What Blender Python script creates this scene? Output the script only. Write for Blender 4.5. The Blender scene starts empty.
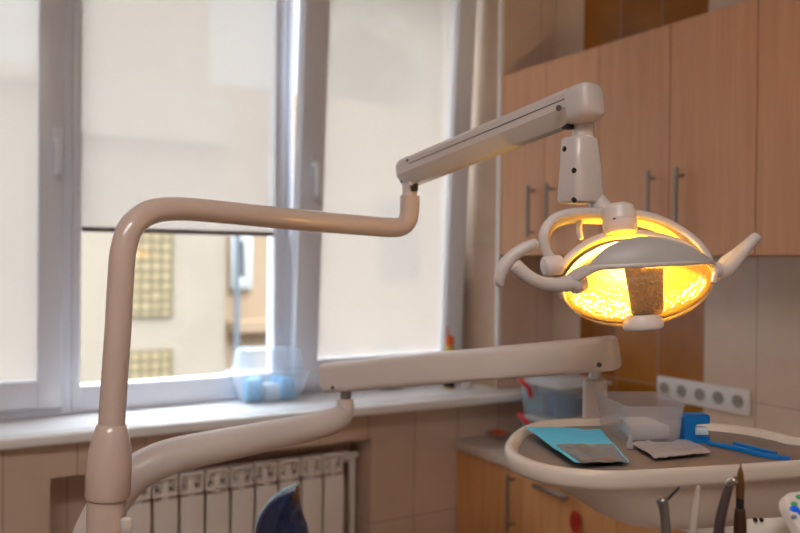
import bpy, bmesh, math, random
from mathutils import Vector as V, Matrix, noise
random.seed(5)
sc = bpy.context.scene
COL = sc.collection
R = math.radians

# ------------------------------------------------------------------ camera
FPX = 790.0
CAM = V((0, 0, 1.5))
yaw, pitch, roll = R(31.2), R(-.47), R(.6)
FW = V((math.sin(yaw)*math.cos(pitch), math.cos(yaw)*math.cos(pitch), math.sin(pitch)))
R0 = V((math.cos(yaw), -math.sin(yaw), 0)); U0 = R0.cross(FW)
CR = R0*math.cos(roll) + U0*math.sin(roll)
CU = -R0*math.sin(roll) + U0*math.cos(roll)
UP = V((0, 0, 1))
def ray(x, y): return FW + CR*((x-400)/FPX) + CU*((266.5-y)/FPX)
def D(x, y, d): return CAM + ray(x, y)*d                       # a measured point d metres deep
def Yp(x, y, Y): v = ray(x, y); return CAM + v*(Y/v.y)         # ... on a wall facing the room
def Xp(x, y, X): v = ray(x, y); return CAM + v*(X/v.x)         # ... on the cabinet wall
def Zp(x, y, z): v = ray(x, y); return CAM + v*((z-CAM.z)/v.z) # ... on a level surface

cam = bpy.data.cameras.new('camera'); co = bpy.data.objects.new('camera', cam); COL.objects.link(co)
m = Matrix((CR, CU, -FW)).transposed().to_4x4(); m.translation = CAM
co.matrix_world = m
cam.sensor_width = 36; cam.lens = FPX/800*36
cam.dof.use_dof = True; cam.dof.focus_distance = 1.29; cam.dof.aperture_fstop = 2.7
cam.clip_start = .02; cam.clip_end = 200
sc.camera = co

# ------------------------------------------------------------------ materials
def srgb(r, g, b):
    f = lambda c: (c/255/12.92) if c/255 <= .04045 else ((c/255+.055)/1.055)**2.4
    return (f(r), f(g), f(b), 1)
def newmat(name):
    mt = bpy.data.materials.new(name); mt.use_nodes = True
    nt = mt.node_tree; nt.nodes.clear()
    out = nt.nodes.new('ShaderNodeOutputMaterial')
    return mt, nt, out
def N(nt, t, **k):
    n = nt.nodes.new(t)
    for a, b in k.items():
        if a in n.inputs: n.inputs[a].default_value = b
        else: setattr(n, a, b)
    return n
def plain(name, col, rough=.5, metal=0, spec=.5, coat=0, bump=0, bscale=200, var=.04, vscale=6, trans=0):
    mt, nt, out = newmat(name)
    b = N(nt, 'ShaderNodeBsdfPrincipled', Roughness=rough, Metallic=metal)
    b.inputs['Specular IOR Level'].default_value = spec
    b.inputs['Coat Weight'].default_value = coat
    tc = N(nt, 'ShaderNodeTexCoord')
    nz = N(nt, 'ShaderNodeTexNoise', Scale=vscale, Detail=3.0)
    nt.links.new(tc.outputs['Object'], nz.inputs['Vector'])
    rp = N(nt, 'ShaderNodeValToRGB')
    rp.color_ramp.elements[0].position = .3; rp.color_ramp.elements[1].position = .7
    rp.color_ramp.elements[0].color = tuple(c*(1-var) for c in col[:3]) + (1,)
    rp.color_ramp.elements[1].color = tuple(min(1, c*(1+var)) for c in col[:3]) + (1,)
    nt.links.new(nz.outputs['Fac'], rp.inputs['Fac'])
    nt.links.new(rp.outputs['Color'], b.inputs['Base Color'])
    if bump:
        n2 = N(nt, 'ShaderNodeTexNoise', Scale=bscale, Detail=2.0)
        nt.links.new(tc.outputs['Object'], n2.inputs['Vector'])
        bp = N(nt, 'ShaderNodeBump', Strength=bump, Distance=.002)
        nt.links.new(n2.outputs['Fac'], bp.inputs['Height']); nt.links.new(bp.outputs['Normal'], b.inputs['Normal'])
    nt.links.new(b.outputs['BSDF'], out.inputs['Surface'])
    return mt
def clear(name, tint, amount, gloss=.08, rough=.08, diff=None):
    """see-through plastic or glass: straight-through light, a little sheen, some milky body"""
    mt, nt, out = newmat(name)
    t = N(nt, 'ShaderNodeBsdfTransparent', Color=tint)
    g = N(nt, 'ShaderNodeBsdfGlossy', Roughness=rough, Color=(1, 1, 1, 1))
    lw = N(nt, 'ShaderNodeLayerWeight', Blend=.25)
    mp = N(nt, 'ShaderNodeMath', operation='MULTIPLY_ADD'); mp.inputs[1].default_value = .5; mp.inputs[2].default_value = gloss
    nt.links.new(lw.outputs['Fresnel'], mp.inputs[0])
    m1 = N(nt, 'ShaderNodeMixShader'); nt.links.new(mp.outputs[0], m1.inputs[0])
    body = t
    if amount:
        d = N(nt, 'ShaderNodeBsdfDiffuse', Color=diff or (.8, .8, .85, 1))
        tl = N(nt, 'ShaderNodeBsdfTranslucent', Color=diff or (.8, .8, .85, 1))
        md = N(nt, 'ShaderNodeMixShader'); md.inputs[0].default_value = .5
        nt.links.new(d.outputs[0], md.inputs[1]); nt.links.new(tl.outputs[0], md.inputs[2])
        m2 = N(nt, 'ShaderNodeMixShader'); m2.inputs[0].default_value = amount
        nt.links.new(t.outputs[0], m2.inputs[1]); nt.links.new(md.outputs[0], m2.inputs[2])
        body = m2
    nt.links.new(body.outputs[0], m1.inputs[1]); nt.links.new(g.outputs[0], m1.inputs[2])
    nt.links.new(m1.outputs[0], out.inputs['Surface'])
    return mt
def wood(name, c1, c2, rough=.42, scale=1.0):
    mt, nt, out = newmat(name)
    tc = N(nt, 'ShaderNodeTexCoord'); mp = N(nt, 'ShaderNodeMapping')
    mp.inputs['Scale'].default_value = (55*scale, 55*scale, 2.2*scale)
    nt.links.new(tc.outputs['Object'], mp.inputs['Vector'])
    nz = N(nt, 'ShaderNodeTexNoise', Scale=1.0, Detail=6.0, Roughness=.65); nt.links.new(mp.outputs[0], nz.inputs['Vector'])
    rp = N(nt, 'ShaderNodeValToRGB'); rp.color_ramp.elements[0].position = .32; rp.color_ramp.elements[1].position = .68
    rp.color_ramp.elements[0].color = c1; rp.color_ramp.elements[1].color = c2
    nt.links.new(nz.outputs['Fac'], rp.inputs['Fac'])
    b = N(nt, 'ShaderNodeBsdfPrincipled', Roughness=rough); b.inputs['Specular IOR Level'].default_value = .35
    nt.links.new(rp.outputs['Color'], b.inputs['Base Color']); nt.links.new(b.outputs[0], out.inputs['Surface'])
    return mt
def tiles(name, axis, off, w, zoff, h, c1, c2, grout, stripe=None, sc1=None, sc2=None):
    """glazed tiles w x h; axis is the horizontal world axis; stripe=(a,b) is the run of amber tiles"""
    mt, nt, out = newmat(name)
    tc = N(nt, 'ShaderNodeTexCoord'); sp = N(nt, 'ShaderNodeSeparateXYZ'); nt.links.new(tc.outputs['Object'], sp.inputs[0])
    def mth(op, a, b=None, c=None):
        n = N(nt, 'ShaderNodeMath', operation=op)
        for i, q in enumerate((a, b, c)):
            if q is None: continue
            if isinstance(q, (int, float)): n.inputs[i].default_value = q
            else: nt.links.new(q, n.inputs[i])
        return n.outputs[0]
    def joint(s, o, p):
        t = mth('DIVIDE', mth('SUBTRACT', s, o), p)
        f = mth('FRACT', t); e = mth('MINIMUM', f, mth('SUBTRACT', 1.0, f))
        return mth('LESS_THAN', mth('MULTIPLY', e, p), .0016), mth('FLOOR', t)
    s = sp.outputs[axis]
    ja, ia = joint(s, off, w); jb, ib = joint(sp.outputs['Z'], zoff, h)
    g = mth('MAXIMUM', ja, jb)
    wn = N(nt, 'ShaderNodeTexWhiteNoise', noise_dimensions='2D'); cb = N(nt, 'ShaderNodeCombineXYZ')
    nt.links.new(ia, cb.inputs[0]); nt.links.new(ib, cb.inputs[1]); nt.links.new(cb.outputs[0], wn.inputs['Vector'])
    nz = N(nt, 'ShaderNodeTexNoise', Scale=9.0, Detail=5.0); nt.links.new(tc.outputs['Object'], nz.inputs['Vector'])
    fac = mth('MULTIPLY_ADD', wn.outputs['Value'], .35, mth('MULTIPLY', nz.outputs['Fac'], .65))
    def ramp(a, b):
        r_ = N(nt, 'ShaderNodeValToRGB'); r_.color_ramp.elements[0].position = .3; r_.color_ramp.elements[1].position = .75
        r_.color_ramp.elements[0].color = a; r_.color_ramp.elements[1].color = b
        nt.links.new(fac, r_.inputs['Fac']); return r_.outputs['Color']
    col = ramp(c1, c2)
    if stripe:
        ins = mth('MULTIPLY', mth('GREATER_THAN', s, stripe[0]), mth('LESS_THAN', s, stripe[1]))
        mx = N(nt, 'ShaderNodeMix', data_type='RGBA'); nt.links.new(ins, mx.inputs[0])
        nt.links.new(col, mx.inputs[6]); nt.links.new(ramp(sc1, sc2), mx.inputs[7]); col = mx.outputs[2]
    mg = N(nt, 'ShaderNodeMix', data_type='RGBA'); nt.links.new(g, mg.inputs[0]); nt.links.new(col, mg.inputs[6]); mg.inputs[7].default_value = grout
    b = N(nt, 'ShaderNodeBsdfPrincipled', Roughness=.22)
    nt.links.new(mg.outputs[2], b.inputs['Base Color']); nt.links.new(b.outputs[0], out.inputs['Surface'])
    return mt
def emit(name, col, s):
    mt, nt, out = newmat(name); e = N(nt, 'ShaderNodeEmission', Color=col, Strength=s)
    nt.links.new(e.outputs[0], out.inputs['Surface']); return mt

M = {}
M['cream'] = plain('cream_enamel', srgb(212, 190, 178), .2, coat=.3, var=.015)
M['cream2'] = plain('cream_plastic', srgb(222, 211, 206), .3, var=.015)
M['lampgrey'] = plain('pale_grey_plastic', srgb(214, 204, 199), .26, coat=.2, var=.015)
M['visor'] = plain('grey_satin_plastic', srgb(180, 175, 171), .4, var=.01)
M['groove'] = plain('dark_seam', srgb(95, 85, 80), .6)
M['dark'] = plain('black_plastic', srgb(30, 26, 25), .4)
M['screw'] = plain('dark_steel_screw', srgb(70, 66, 62), .35, metal=.8)
M['chrome'] = plain('brushed_chrome', srgb(190, 186, 182), .25, metal=1)
M['steel'] = plain('satin_steel', srgb(150, 146, 145), .35, metal=.9)
M['pvc'] = plain('window_upvc', srgb(224, 228, 238), .3, var=.01)
M['sill'] = plain('white_sill_laminate', srgb(242, 241, 242), .25, coat=.3, var=.01)
M['paint'] = plain('white_wall_paint', srgb(225, 218, 208), .8, bump=.1)
M['ceil'] = plain('ceiling_paint', srgb(235, 232, 228), .9)
M['floor'] = tiles('floor_tiles', 'X', 0, .33, .1, 40, srgb(150, 125, 105), srgb(165, 140, 118), srgb(110, 95, 85))
BE1, BE2, GR = srgb(206, 184, 164), srgb(220, 200, 182), srgb(168, 148, 132)
M['tile_right'] = tiles('right_wall_tiles', 'Y', 1.676, .18767, 1.078, .5, BE1, BE2, GR, (1.676, 2.239), srgb(138, 80, 16), srgb(170, 108, 30))
M['tile_win'] = tiles('window_wall_tiles', 'X', 1.523, .19, .578, .5, srgb(206, 180, 162), srgb(218, 194, 176), srgb(160, 138, 124))
M['tile_reveal_shade'] = tiles('reveal_tiles_shaded', 'Y', 2.9, .7, 1.56, .5, srgb(184, 158, 136), srgb(198, 172, 150), GR)  # wall tile again, with shade put into its colour beside the window
M['wood'] = wood('beech_laminate', srgb(195, 144, 110), srgb(209, 159, 124))
M['wood2'] = wood('warm_beech_laminate', srgb(208, 150, 96), srgb(220, 164, 110))
M['seam'] = plain('cabinet_carcass', srgb(120, 80, 56), .6)
M['counter'] = plain('pale_stone_worktop', srgb(208, 196, 184), .3, var=.1, vscale=60)
M['rad'] = plain('radiator_enamel', srgb(240, 232, 226), .35, var=.01)
M['niche'] = plain('niche_plaster', srgb(120, 92, 74), .8)
M['glass'] = clear('window_glass', (.97, .98, .98, 1), 0, .03, .02)
M['lens'] = clear('lamp_lens', (1, .97, .9, 1), .04, .02, .12, (1, .85, .6, 1))
M['clearbox'] = clear('clear_polypropylene', (.95, .96, .98, 1), .24, .06, .15, (.86, .86, .93, 1))
M['milky'] = clear('milky_polypropylene', (.96, .98, 1, 1), .27, .05, .2, (.9, .94, 1, 1))
M['bluebin'] = clear('blue_tinted_polypropylene', (.94, .98, 1, 1), .20, .05, .2, (.74, .92, 1, 1))
M['milkybody'] = clear('cloudy_polypropylene', (.97, .985, 1, 1), .20, .05, .2, (.9, .94, 1, 1))
M['lidwhite'] = clear('frosted_lid_plastic', (.97, .985, 1, 1), .75, .05, .2, (.92, .94, .96, 1))
M['packet_light'] = plain('light_blue_packet', srgb(130, 205, 240), .35, var=.25, vscale=50)
M['film'] = clear('clear_pouch_film', (.85, .87, .9, 1), .45, .12, .12, (.6, .57, .56, 1))
M['tealfilm'] = clear('teal_tinted_film', (.5, .8, .92, 1), .5, .06, .2, (.15, .55, .75, 1))
M['blue'] = plain('blue_plastic', srgb(0, 112, 196), .3, var=.1)
M['cyan'] = plain('blue_paper', srgb(86, 196, 240), .5, var=.05, bump=.2)
M['packet'] = plain('blue_packet', srgb(0, 160, 210), .35, var=.45, vscale=60)
M['packet_dark'] = plain('dark_blue_packet', srgb(30, 110, 170), .35, var=.4, vscale=40)
M['packet_pale'] = plain('pale_packet', srgb(205, 222, 232), .35, var=.1, vscale=30)
M['foil'] = plain('silver_foil', srgb(184, 182, 186), .35, metal=.3, bump=.3, bscale=60)
M['gauze'] = plain('white_gauze', srgb(236, 232, 224), .85, bump=.2, bscale=400)
M['red'] = plain('red_plastic', srgb(205, 30, 40), .35)
M['orange'] = plain('orange_label', srgb(225, 95, 30), .4)
M['tray'] = plain('tray_moulding', srgb(216, 203, 190), .38, var=.01)
M['mat'] = plain('grey_tray_mat', srgb(128, 116, 108), .5, var=.06, vscale=20)
M['navy'] = plain('navy_vinyl', srgb(7, 30, 70), .18, coat=.5, var=.85, vscale=14)
M['lightblue'] = plain('light_blue_piping', srgb(150, 190, 215), .3)
M['bronze'] = plain('bronze_metal', srgb(128, 92, 58), .3, metal=.8)
M['gunmetal'] = plain('dark_grey_handpiece', srgb(88, 76, 78), .3, metal=.5)
M['brownmetal'] = plain('brown_handpiece_body', srgb(74, 46, 34), .35, metal=.4)
M['tubing'] = plain('pale_tubing', srgb(190, 176, 166), .4)
M['green'] = plain('green_button', srgb(70, 165, 95), .4)
M['bluebtn'] = plain('blue_button', srgb(0, 105, 255), .4)
M['greybtn'] = plain('slate_button', srgb(120, 135, 150), .4)
M['paper'] = plain('white_card', srgb(230, 222, 210), .7)
M['socket'] = plain('white_socket_plastic', srgb(226, 224, 224), .35, var=.01)
M['socketin'] = plain('socket_well', srgb(150, 146, 140), .5)
M['facade'] = plain('cream_facade', srgb(117, 105, 92), .9, var=.05, vscale=2)
M['facade2'] = plain('peach_facade', srgb(130, 108, 86), .9, var=.05, vscale=2)
M['band'] = plain('facade_band', srgb(120, 114, 104), .9)
M['winwhite'] = plain('white_window_frame', srgb(150, 150, 150), .5)
M['winglass'] = plain('far_window_glass', srgb(52, 56, 56), .7)
M['block'] = None
M['pipe'] = plain('blue_grey_pipe', srgb(70, 76, 82), .7)
M['ground'] = plain('asphalt', srgb(90, 88, 84), .9)
M['leaf'] = plain('tree_leaf', srgb(92, 94, 72), .7, var=.3)
M['bark'] = plain('bark', srgb(96, 80, 64), .9)

def blockmat():
    mt, nt, out = newmat('glass_block_grid')
    tc = N(nt, 'ShaderNodeTexCoord')
    br = N(nt, 'ShaderNodeTexBrick', offset=0.0, Scale=1.0)
    br.inputs['Color1'].default_value = srgb(112, 98, 72); br.inputs['Color2'].default_value = srgb(124, 110, 82)
    br.inputs['Mortar'].default_value = srgb(82, 70, 52)
    br.inputs['Mortar Size'].default_value = .016; br.inputs['Brick Width'].default_value = .105; br.inputs['Row Height'].default_value = .105
    mp = N(nt, 'ShaderNodeMapping'); mp.inputs['Rotation'].default_value = (R(-90), 0, 0)
    nt.links.new(tc.outputs['Object'], mp.inputs['Vector']); nt.links.new(mp.outputs[0], br.inputs['Vector'])
    b = N(nt, 'ShaderNodeBsdfPrincipled', Roughness=.3); nt.links.new(br.outputs['Color'], b.inputs['Base Color'])
    nt.links.new(b.outputs[0], out.inputs['Surface']); return mt
M['block'] = blockmat()

def blindmat():
    mt, nt, out = newmat('screen_blind_fabric')
    t = N(nt, 'ShaderNodeBsdfTransparent', Color=(1, 1, 1, 1))
    tl = N(nt, 'ShaderNodeBsdfTranslucent', Color=(.50, .44, .40, 1)); d = N(nt, 'ShaderNodeBsdfDiffuse', Color=(.66, .63, .58, 1))
    a = N(nt, 'ShaderNodeMixShader'); a.inputs[0].default_value = .30
    nt.links.new(tl.outputs[0], a.inputs[1]); nt.links.new(d.outputs[0], a.inputs[2])
    b = N(nt, 'ShaderNodeMixShader')
    tc = N(nt, 'ShaderNodeTexCoord'); nz = N(nt, 'ShaderNodeTexNoise', Scale=160.0); nt.links.new(tc.outputs['Object'], nz.inputs['Vector'])
    mr = N(nt, 'ShaderNodeMapRange'); mr.inputs['To Min'].default_value = .63; mr.inputs['To Max'].default_value = .69
    nt.links.new(nz.outputs['Fac'], mr.inputs['Value']); nt.links.new(mr.outputs[0], b.inputs[0])
    nt.links.new(t.outputs[0], b.inputs[1]); nt.links.new(a.outputs[0], b.inputs[2])
    nt.links.new(b.outputs[0], out.inputs['Surface']); return mt
M['blind'] = blindmat()
def reflmat():
    """dichroic reflector: mirrors towards the front, leaks amber light through its back"""
    mt, nt, out = newmat('dichroic_reflector')
    tc = N(nt, 'ShaderNodeTexCoord')
    vo = N(nt, 'ShaderNodeTexVoronoi', Scale=130.0); nt.links.new(tc.outputs['Object'], vo.inputs['Vector'])
    bp = N(nt, 'ShaderNodeBump', Strength=.4, Distance=.004); nt.links.new(vo.outputs['Distance'], bp.inputs['Height'])
    tl = N(nt, 'ShaderNodeBsdfTranslucent', Color=(1, .74, .08, 1))
    g = N(nt, 'ShaderNodeBsdfGlossy', Roughness=.22, Color=(.075, .06, .038, 1)); d = N(nt, 'ShaderNodeBsdfDiffuse', Color=(.085, .055, .018, 1))
    for n in (g, d): nt.links.new(bp.outputs['Normal'], n.inputs['Normal'])
    a = N(nt, 'ShaderNodeMixShader'); a.inputs[0].default_value = .35
    nt.links.new(g.outputs[0], a.inputs[1]); nt.links.new(d.outputs[0], a.inputs[2])
    b = N(nt, 'ShaderNodeMixShader'); b.inputs[0].default_value = .80
    nt.links.new(a.outputs[0], b.inputs[1]); nt.links.new(tl.outputs[0], b.inputs[2])
    tp_ = N(nt, 'ShaderNodeBsdfTransparent', Color=(.018, .0127, .0008, 1)); ad = N(nt, 'ShaderNodeAddShader')
    nt.links.new(b.outputs[0], ad.inputs[0]); nt.links.new(tp_.outputs[0], ad.inputs[1])
    nt.links.new(ad.outputs[0], out.inputs['Surface']); return mt
M['refl'] = reflmat()
def shieldmat():
    mt, nt, out = newmat('bulb_shield_mirror')
    tc = N(nt, 'ShaderNodeTexCoord')
    nz = N(nt, 'ShaderNodeTexNoise', Scale=170.0, Detail=4.0); nt.links.new(tc.outputs['Object'], nz.inputs['Vector'])
    bp = N(nt, 'ShaderNodeBump', Strength=1.0, Distance=.006); nt.links.new(nz.outputs['Fac'], bp.inputs['Height'])
    b = N(nt, 'ShaderNodeBsdfPrincipled', Roughness=.32, Metallic=1.0); b.inputs['Base Color'].default_value = srgb(214, 196, 172)
    nt.links.new(bp.outputs['Normal'], b.inputs['Normal']); nt.links.new(b.outputs[0], out.inputs['Surface']); return mt
M['shield'] = shieldmat()
M['bulb'] = emit('halogen_bulb', (1, .76, .42, 1), 40000)
M['panel'] = emit('fill_panel_glow', (1, .92, .88, 1), 8.5)

# ------------------------------------------------------------------ mesh helpers
def frame_for(t, hint=None):
    t = t.normalized(); h = hint or (UP if abs(t.z) < .95 else V((1, 0, 0)))
    a = h - t*h.dot(t)
    if a.length < 1e-6: a = V((0, 1, 0)) - t*t.y
    a.normalize(); return a, t.cross(a)
def catmull(pts, n=8, closed=False):
    P = [V(p) for p in pts]; out = []; k = len(P)
    rng = range(k) if closed else range(k-1)
    for i in rng:
        g = (lambda j: P[j % k]) if closed else (lambda j: P[max(0, min(k-1, j))])
        p0, p1, p2, p3 = g(i-1), g(i), g(i+1), g(i+2)
        for j in range(n):
            t = j/n
            out.append(.5*((2*p1)+(p2-p0)*t+(2*p0-5*p1+4*p2-p3)*t*t+(3*p1-p0-3*p2+p3)*t**3))
    if not closed: out.append(P[-1].copy())
    return out
def loft(bm, rings, closed=True, cap=True):
    vs = [[bm.verts.new(p) for p in r] for r in rings]
    n = len(rings[0])
    for a, b in zip(vs, vs[1:]):
        for i in range(n if closed else n-1):
            j = (i+1) % n
            bm.faces.new((a[i], a[j], b[j], b[i]))
    if cap and closed:
        bm.faces.new(list(reversed(vs[0]))); bm.faces.new(vs[-1])
    return vs
def tube(bm, pts, rad, seg=20, round_end=0):
    """round tube along pts; rad is a number or one per point"""
    pts = [V(p) for p in pts]; n = len(pts)
    rr = [rad]*n if isinstance(rad, (int, float)) else list(rad)
    tan = [(pts[min(i+1, n-1)]-pts[max(i-1, 0)]).normalized() for i in range(n)]
    a, _ = frame_for(tan[0]); rings = []
    for i in range(n):
        a = (a - tan[i]*a.dot(tan[i])).normalized(); b = tan[i].cross(a)
        rings.append([pts[i]+(a*math.cos(2*math.pi*k/seg)+b*math.sin(2*math.pi*k/seg))*rr[i] for k in range(seg)])
    if round_end:
        def dome(i, s):
            a_ = [p for p in rings[i]]; c = pts[i]; res = []
            for q in (.35, .65, .88, .99):
                res.append([c+(p-c)*math.sqrt(max(0, 1-q*q))+tan[i]*s*rr[i]*q*round_end for p in a_])
            return res
        rings = list(reversed(dome(0, -1))) + rings + dome(n-1, 1)
    loft(bm, rings)
def radii(pts, keys):
    """radius along a path, linear between (index fraction, radius) keys"""
    out = []
    for i in range(len(pts)):
        t = i/(len(pts)-1)
        for (a, ra), (b, rb) in zip(keys, keys[1:]):
            if a <= t <= b: out.append(ra+(rb-ra)*(t-a)/(b-a)); break
    return out
def box(bm, lo, hi, mat=None, bev=0, seg=2):
    lo, hi = V(lo), V(hi)
    t = bmesh.new()
    bmesh.ops.create_cube(t, size=1)
    for v in t.verts: v.co = V(((v.co.x+.5)*(hi.x-lo.x)+lo.x, (v.co.y+.5)*(hi.y-lo.y)+lo.y, (v.co.z+.5)*(hi.z-lo.z)+lo.z))
    if bev: bmesh.ops.bevel(t, geom=t.edges[:], offset=bev, segments=seg, affect='EDGES', profile=.5)
    if mat is not None: t.transform(mat)
    merge(bm, t)
def merge(bm, t):
    me = bpy.data.meshes.new('tmp'); t.to_mesh(me); t.free(); bm.from_mesh(me); bpy.data.meshes.remove(me)
def hexa(bm, a, b, c, d, a2, b2, c2, d2, bev=0, seg=2):
    t = bmesh.new(); v = [t.verts.new(p) for p in (a, b, c, d, a2, b2, c2, d2)]
    for f in ((3, 2, 1, 0), (4, 5, 6, 7), (0, 1, 5, 4), (1, 2, 6, 5), (2, 3, 7, 6), (3, 0, 4, 7)): t.faces.new([v[i] for i in f])
    bmesh.ops.recalc_face_normals(t, faces=t.faces[:])
    if bev: bmesh.ops.bevel(t, geom=t.edges[:], offset=bev, segments=seg, affect='EDGES', profile=.5)
    merge(bm, t)
def prism(bm, poly, d):
    a = [V(p) for p in poly]; loft(bm, [a, [p+V(d) for p in a]])
def lathe(bm, o, ax, prof, seg=24, hint=None, sx=1, sy=1):
    a, b = frame_for(V(ax), hint); ax = V(ax).normalized(); o = V(o)
    loft(bm, [[o+ax*h+(a*sx*math.cos(2*math.pi*k/seg)+b*sy*math.sin(2*math.pi*k/seg))*max(r, 1e-5) for k in range(seg)] for r, h in prof])
def disc(bm, o, ax, r, h, seg=16): lathe(bm, o, ax, [(r*.85, 0), (r, .15*h), (r, .85*h), (r*.85, h)], seg)
def rect(w, h, rr=.3, n=4):
    """rounded rectangle outline in 2-D"""
    r_ = min(w, h)*rr; out = []
    for cx, cy, a0 in ((w/2-r_, h/2-r_, 0), (-w/2+r_, h/2-r_, 90), (-w/2+r_, -h/2+r_, 180), (w/2-r_, -h/2+r_, 270)):
        for i in range(n+1):
            t = R(a0+90*i/n); out.append((cx+r_*math.cos(t), cy+r_*math.sin(t)))
    return out

# ------------------------------------------------------------------ object helpers
def wloc(o):
    p = V((0, 0, 0))
    while o is not None: p = p+V(o.location); o = o.parent
    return p
def obj(name, bm, mat, parent=None, smooth=True, ang=38, recalc=True):
    if recalc: bmesh.ops.recalc_face_normals(bm, faces=bm.faces[:])
    o_ = wloc(parent) if parent else V((0, 0, 0))
    for v in bm.verts: v.co -= o_
    if smooth:
        for f in bm.faces: f.smooth = True
        for e in bm.edges:
            e.smooth = len(e.link_faces) == 2 and e.calc_face_angle(0) < R(ang)
    me = bpy.data.meshes.new(name); bm.to_mesh(me); bm.free()
    me.materials.append(M[mat] if isinstance(mat, str) else mat)
    o = bpy.data.objects.new(name, me); COL.objects.link(o)
    if parent: o.parent = parent
    return o
def tag(o, label, cat, group=None, kind=None):
    o['label'] = label; o['category'] = cat
    if group: o['group'] = group
    if kind: o['kind'] = kind
    return o
def thing(name, label, cat, loc=(0, 0, 0), group=None):
    o = bpy.data.objects.new(name, None); COL.objects.link(o); o.location = loc; o.empty_display_size = .05
    return tag(o, label, cat, group)
def own(name, bm, mat, label, cat, loc, group=None, **k):
    """a thing that is one mesh, its origin at its base"""
    loc = V(loc)
    for v in bm.verts: v.co -= loc
    o = obj(name, bm, mat, None, **k); o.location = loc
    return tag(o, label, cat, group)
def struct(name, bm, mat, parent=None, **k):
    o = obj(name, bm, mat, parent, **k)
    if parent is None: o['kind'] = 'structure'
    return o
B = bmesh.new

# ------------------------------------------------------------------ room measures
YT, YF = 2.40, 2.62           # tiled face of the window wall, room face of the window frames
XC, XR, XL = 1.897, 2.17, 1.705  # cabinet fronts, cabinet wall, base cabinet fronts
SILL = 1.01; WTOP = 2.74; WLEFT = -.42
WIN0, WIN1 = WLEFT, XC

nx0, nx1 = Yp(50, 500, YT).x, Yp(371, 480, YT).x     # radiator niche
nz = Yp(372, 442, YT).z+.012
bm = B()
box(bm, (-2.3, YT, 0), (nx0, 2.80, SILL-.03)); box(bm, (nx1, YT, 0), (XR, 2.80, SILL-.03))
box(bm, (nx0, YT, nz), (nx1, 2.80, SILL-.03)); box(bm, (nx0, YT+.17, 0), (nx1, 2.80, nz))
box(bm, (-2.3, YT, SILL-.03), (WIN0, 2.80, 3.0)); box(bm, (XC, YT, SILL-.03), (XR, 2.80, 3.0)); box(bm, (WIN0, YT, WTOP), (XC, 2.80, 3.0))
struct('wall_window', bm, 'tile_win', smooth=False)
bm = B(); box(bm, (XC-.004, YT+.004, SILL+.001), (XC+.0005, 2.76, WTOP)); struct('trim_reveal', bm, 'tile_reveal_shade', smooth=False)
bm = B(); box(bm, (XR, -2.6, 0), (XR+.15, 2.80, 3.0)); struct('wall_right', bm, 'tile_right', smooth=False)
bm = B(); box(bm, (-2.45, -2.6, 0), (-2.3, 2.80, 3.0)); struct('wall_left', bm, 'paint', smooth=False)
bm = B(); box(bm, (-2.45, -2.75, 0), (XR+.15, -2.6, 3.0)); struct('wall_back', bm, 'paint', smooth=False)
bm = B(); box(bm, (-2.45, -2.75, -.1), (XR+.15, 2.80, 0)); struct('floor', bm, 'floor', smooth=False)
bm = B(); box(bm, (-2.45, -2.75, 3.0), (XR+.15, 2.80, 3.1)); struct('ceiling', bm, 'ceil', smooth=False)
# pale tile edge strip where the reveal turns the corner
bm = B(); box(bm, (XC-.006, YT-.004, SILL+.03), (XC+.012, YT+.012, WTOP), bev=.003); struct('trim_corner', bm, 'sill')
# sill board
bm = B()
l, r_ = (-.46, 2.385), (2.02, 2.275)
hexa(bm, (l[0], l[1], SILL-.032), (r_[0], r_[1], SILL-.032), (r_[0], YT-.001, SILL-.032), (l[0], YT-.001, SILL-.032),
     (l[0], l[1], SILL), (r_[0], r_[1], SILL), (r_[0], YT-.001, SILL), (l[0], YT-.001, SILL), bev=.008, seg=3)
box(bm, (WIN0+.002, YT-.006, SILL-.03), (XC-.005, 2.70, SILL))
struct('window_sill', bm, 'sill')

# ------------------------------------------------------------------ windows
def wx(px, py=200, y=YF): return Yp(px, py, y).x
def frame_bars(bm, x0, x1, z0, z1, wl, wr, wb, wt, y0, y1, bev=.006):
    box(bm, (x0, y0, z0), (x0+wl, y1, z1), bev=bev); box(bm, (x1-wr, y0, z0), (x1, y1, z1), bev=bev)
    box(bm, (x0+wl-.004, y0+.002, z0), (x1-wr+.004, y1-.002, z0+wb), bev=bev); box(bm, (x0+wl-.004, y0+.002, z1-wt), (x1-wr+.004, y1-.002, z1), bev=bev)
def handle(parent, p, name='handle'):
    bm = B(); box(bm, V(p)+V((-.013, -.012, -.035)), V(p)+V((.013, 0, .035)), bev=.004)
    tube(bm, [V(p)+V((0, -.01, .0)), V(p)+V((0, -.04, 0)), V(p)+V((0, -.045, -.03)), V(p)+V((0, -.042, -.11))], [.009, .009, .011, .009], 12)
    return obj(name, bm, 'pvc', parent)
xm1a, xm1b = wx(63), wx(82); xm2a, xm2b = wx(275), wx(296); xr1 = wx(457, 250)
w1 = bpy.data.objects.new('window_1', None); COL.objects.link(w1); w1['kind'] = 'structure'; w1.location = (-.05, YF, SILL)
w2 = bpy.data.objects.new('window_2', None); COL.objects.link(w2); w2['kind'] = 'structure'; w2.location = (.75, YF, SILL)
w3 = bpy.data.objects.new('window_3', None); COL.objects.link(w3); w3['kind'] = 'structure'; w3.location = (1.5, YF, SILL)
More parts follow.
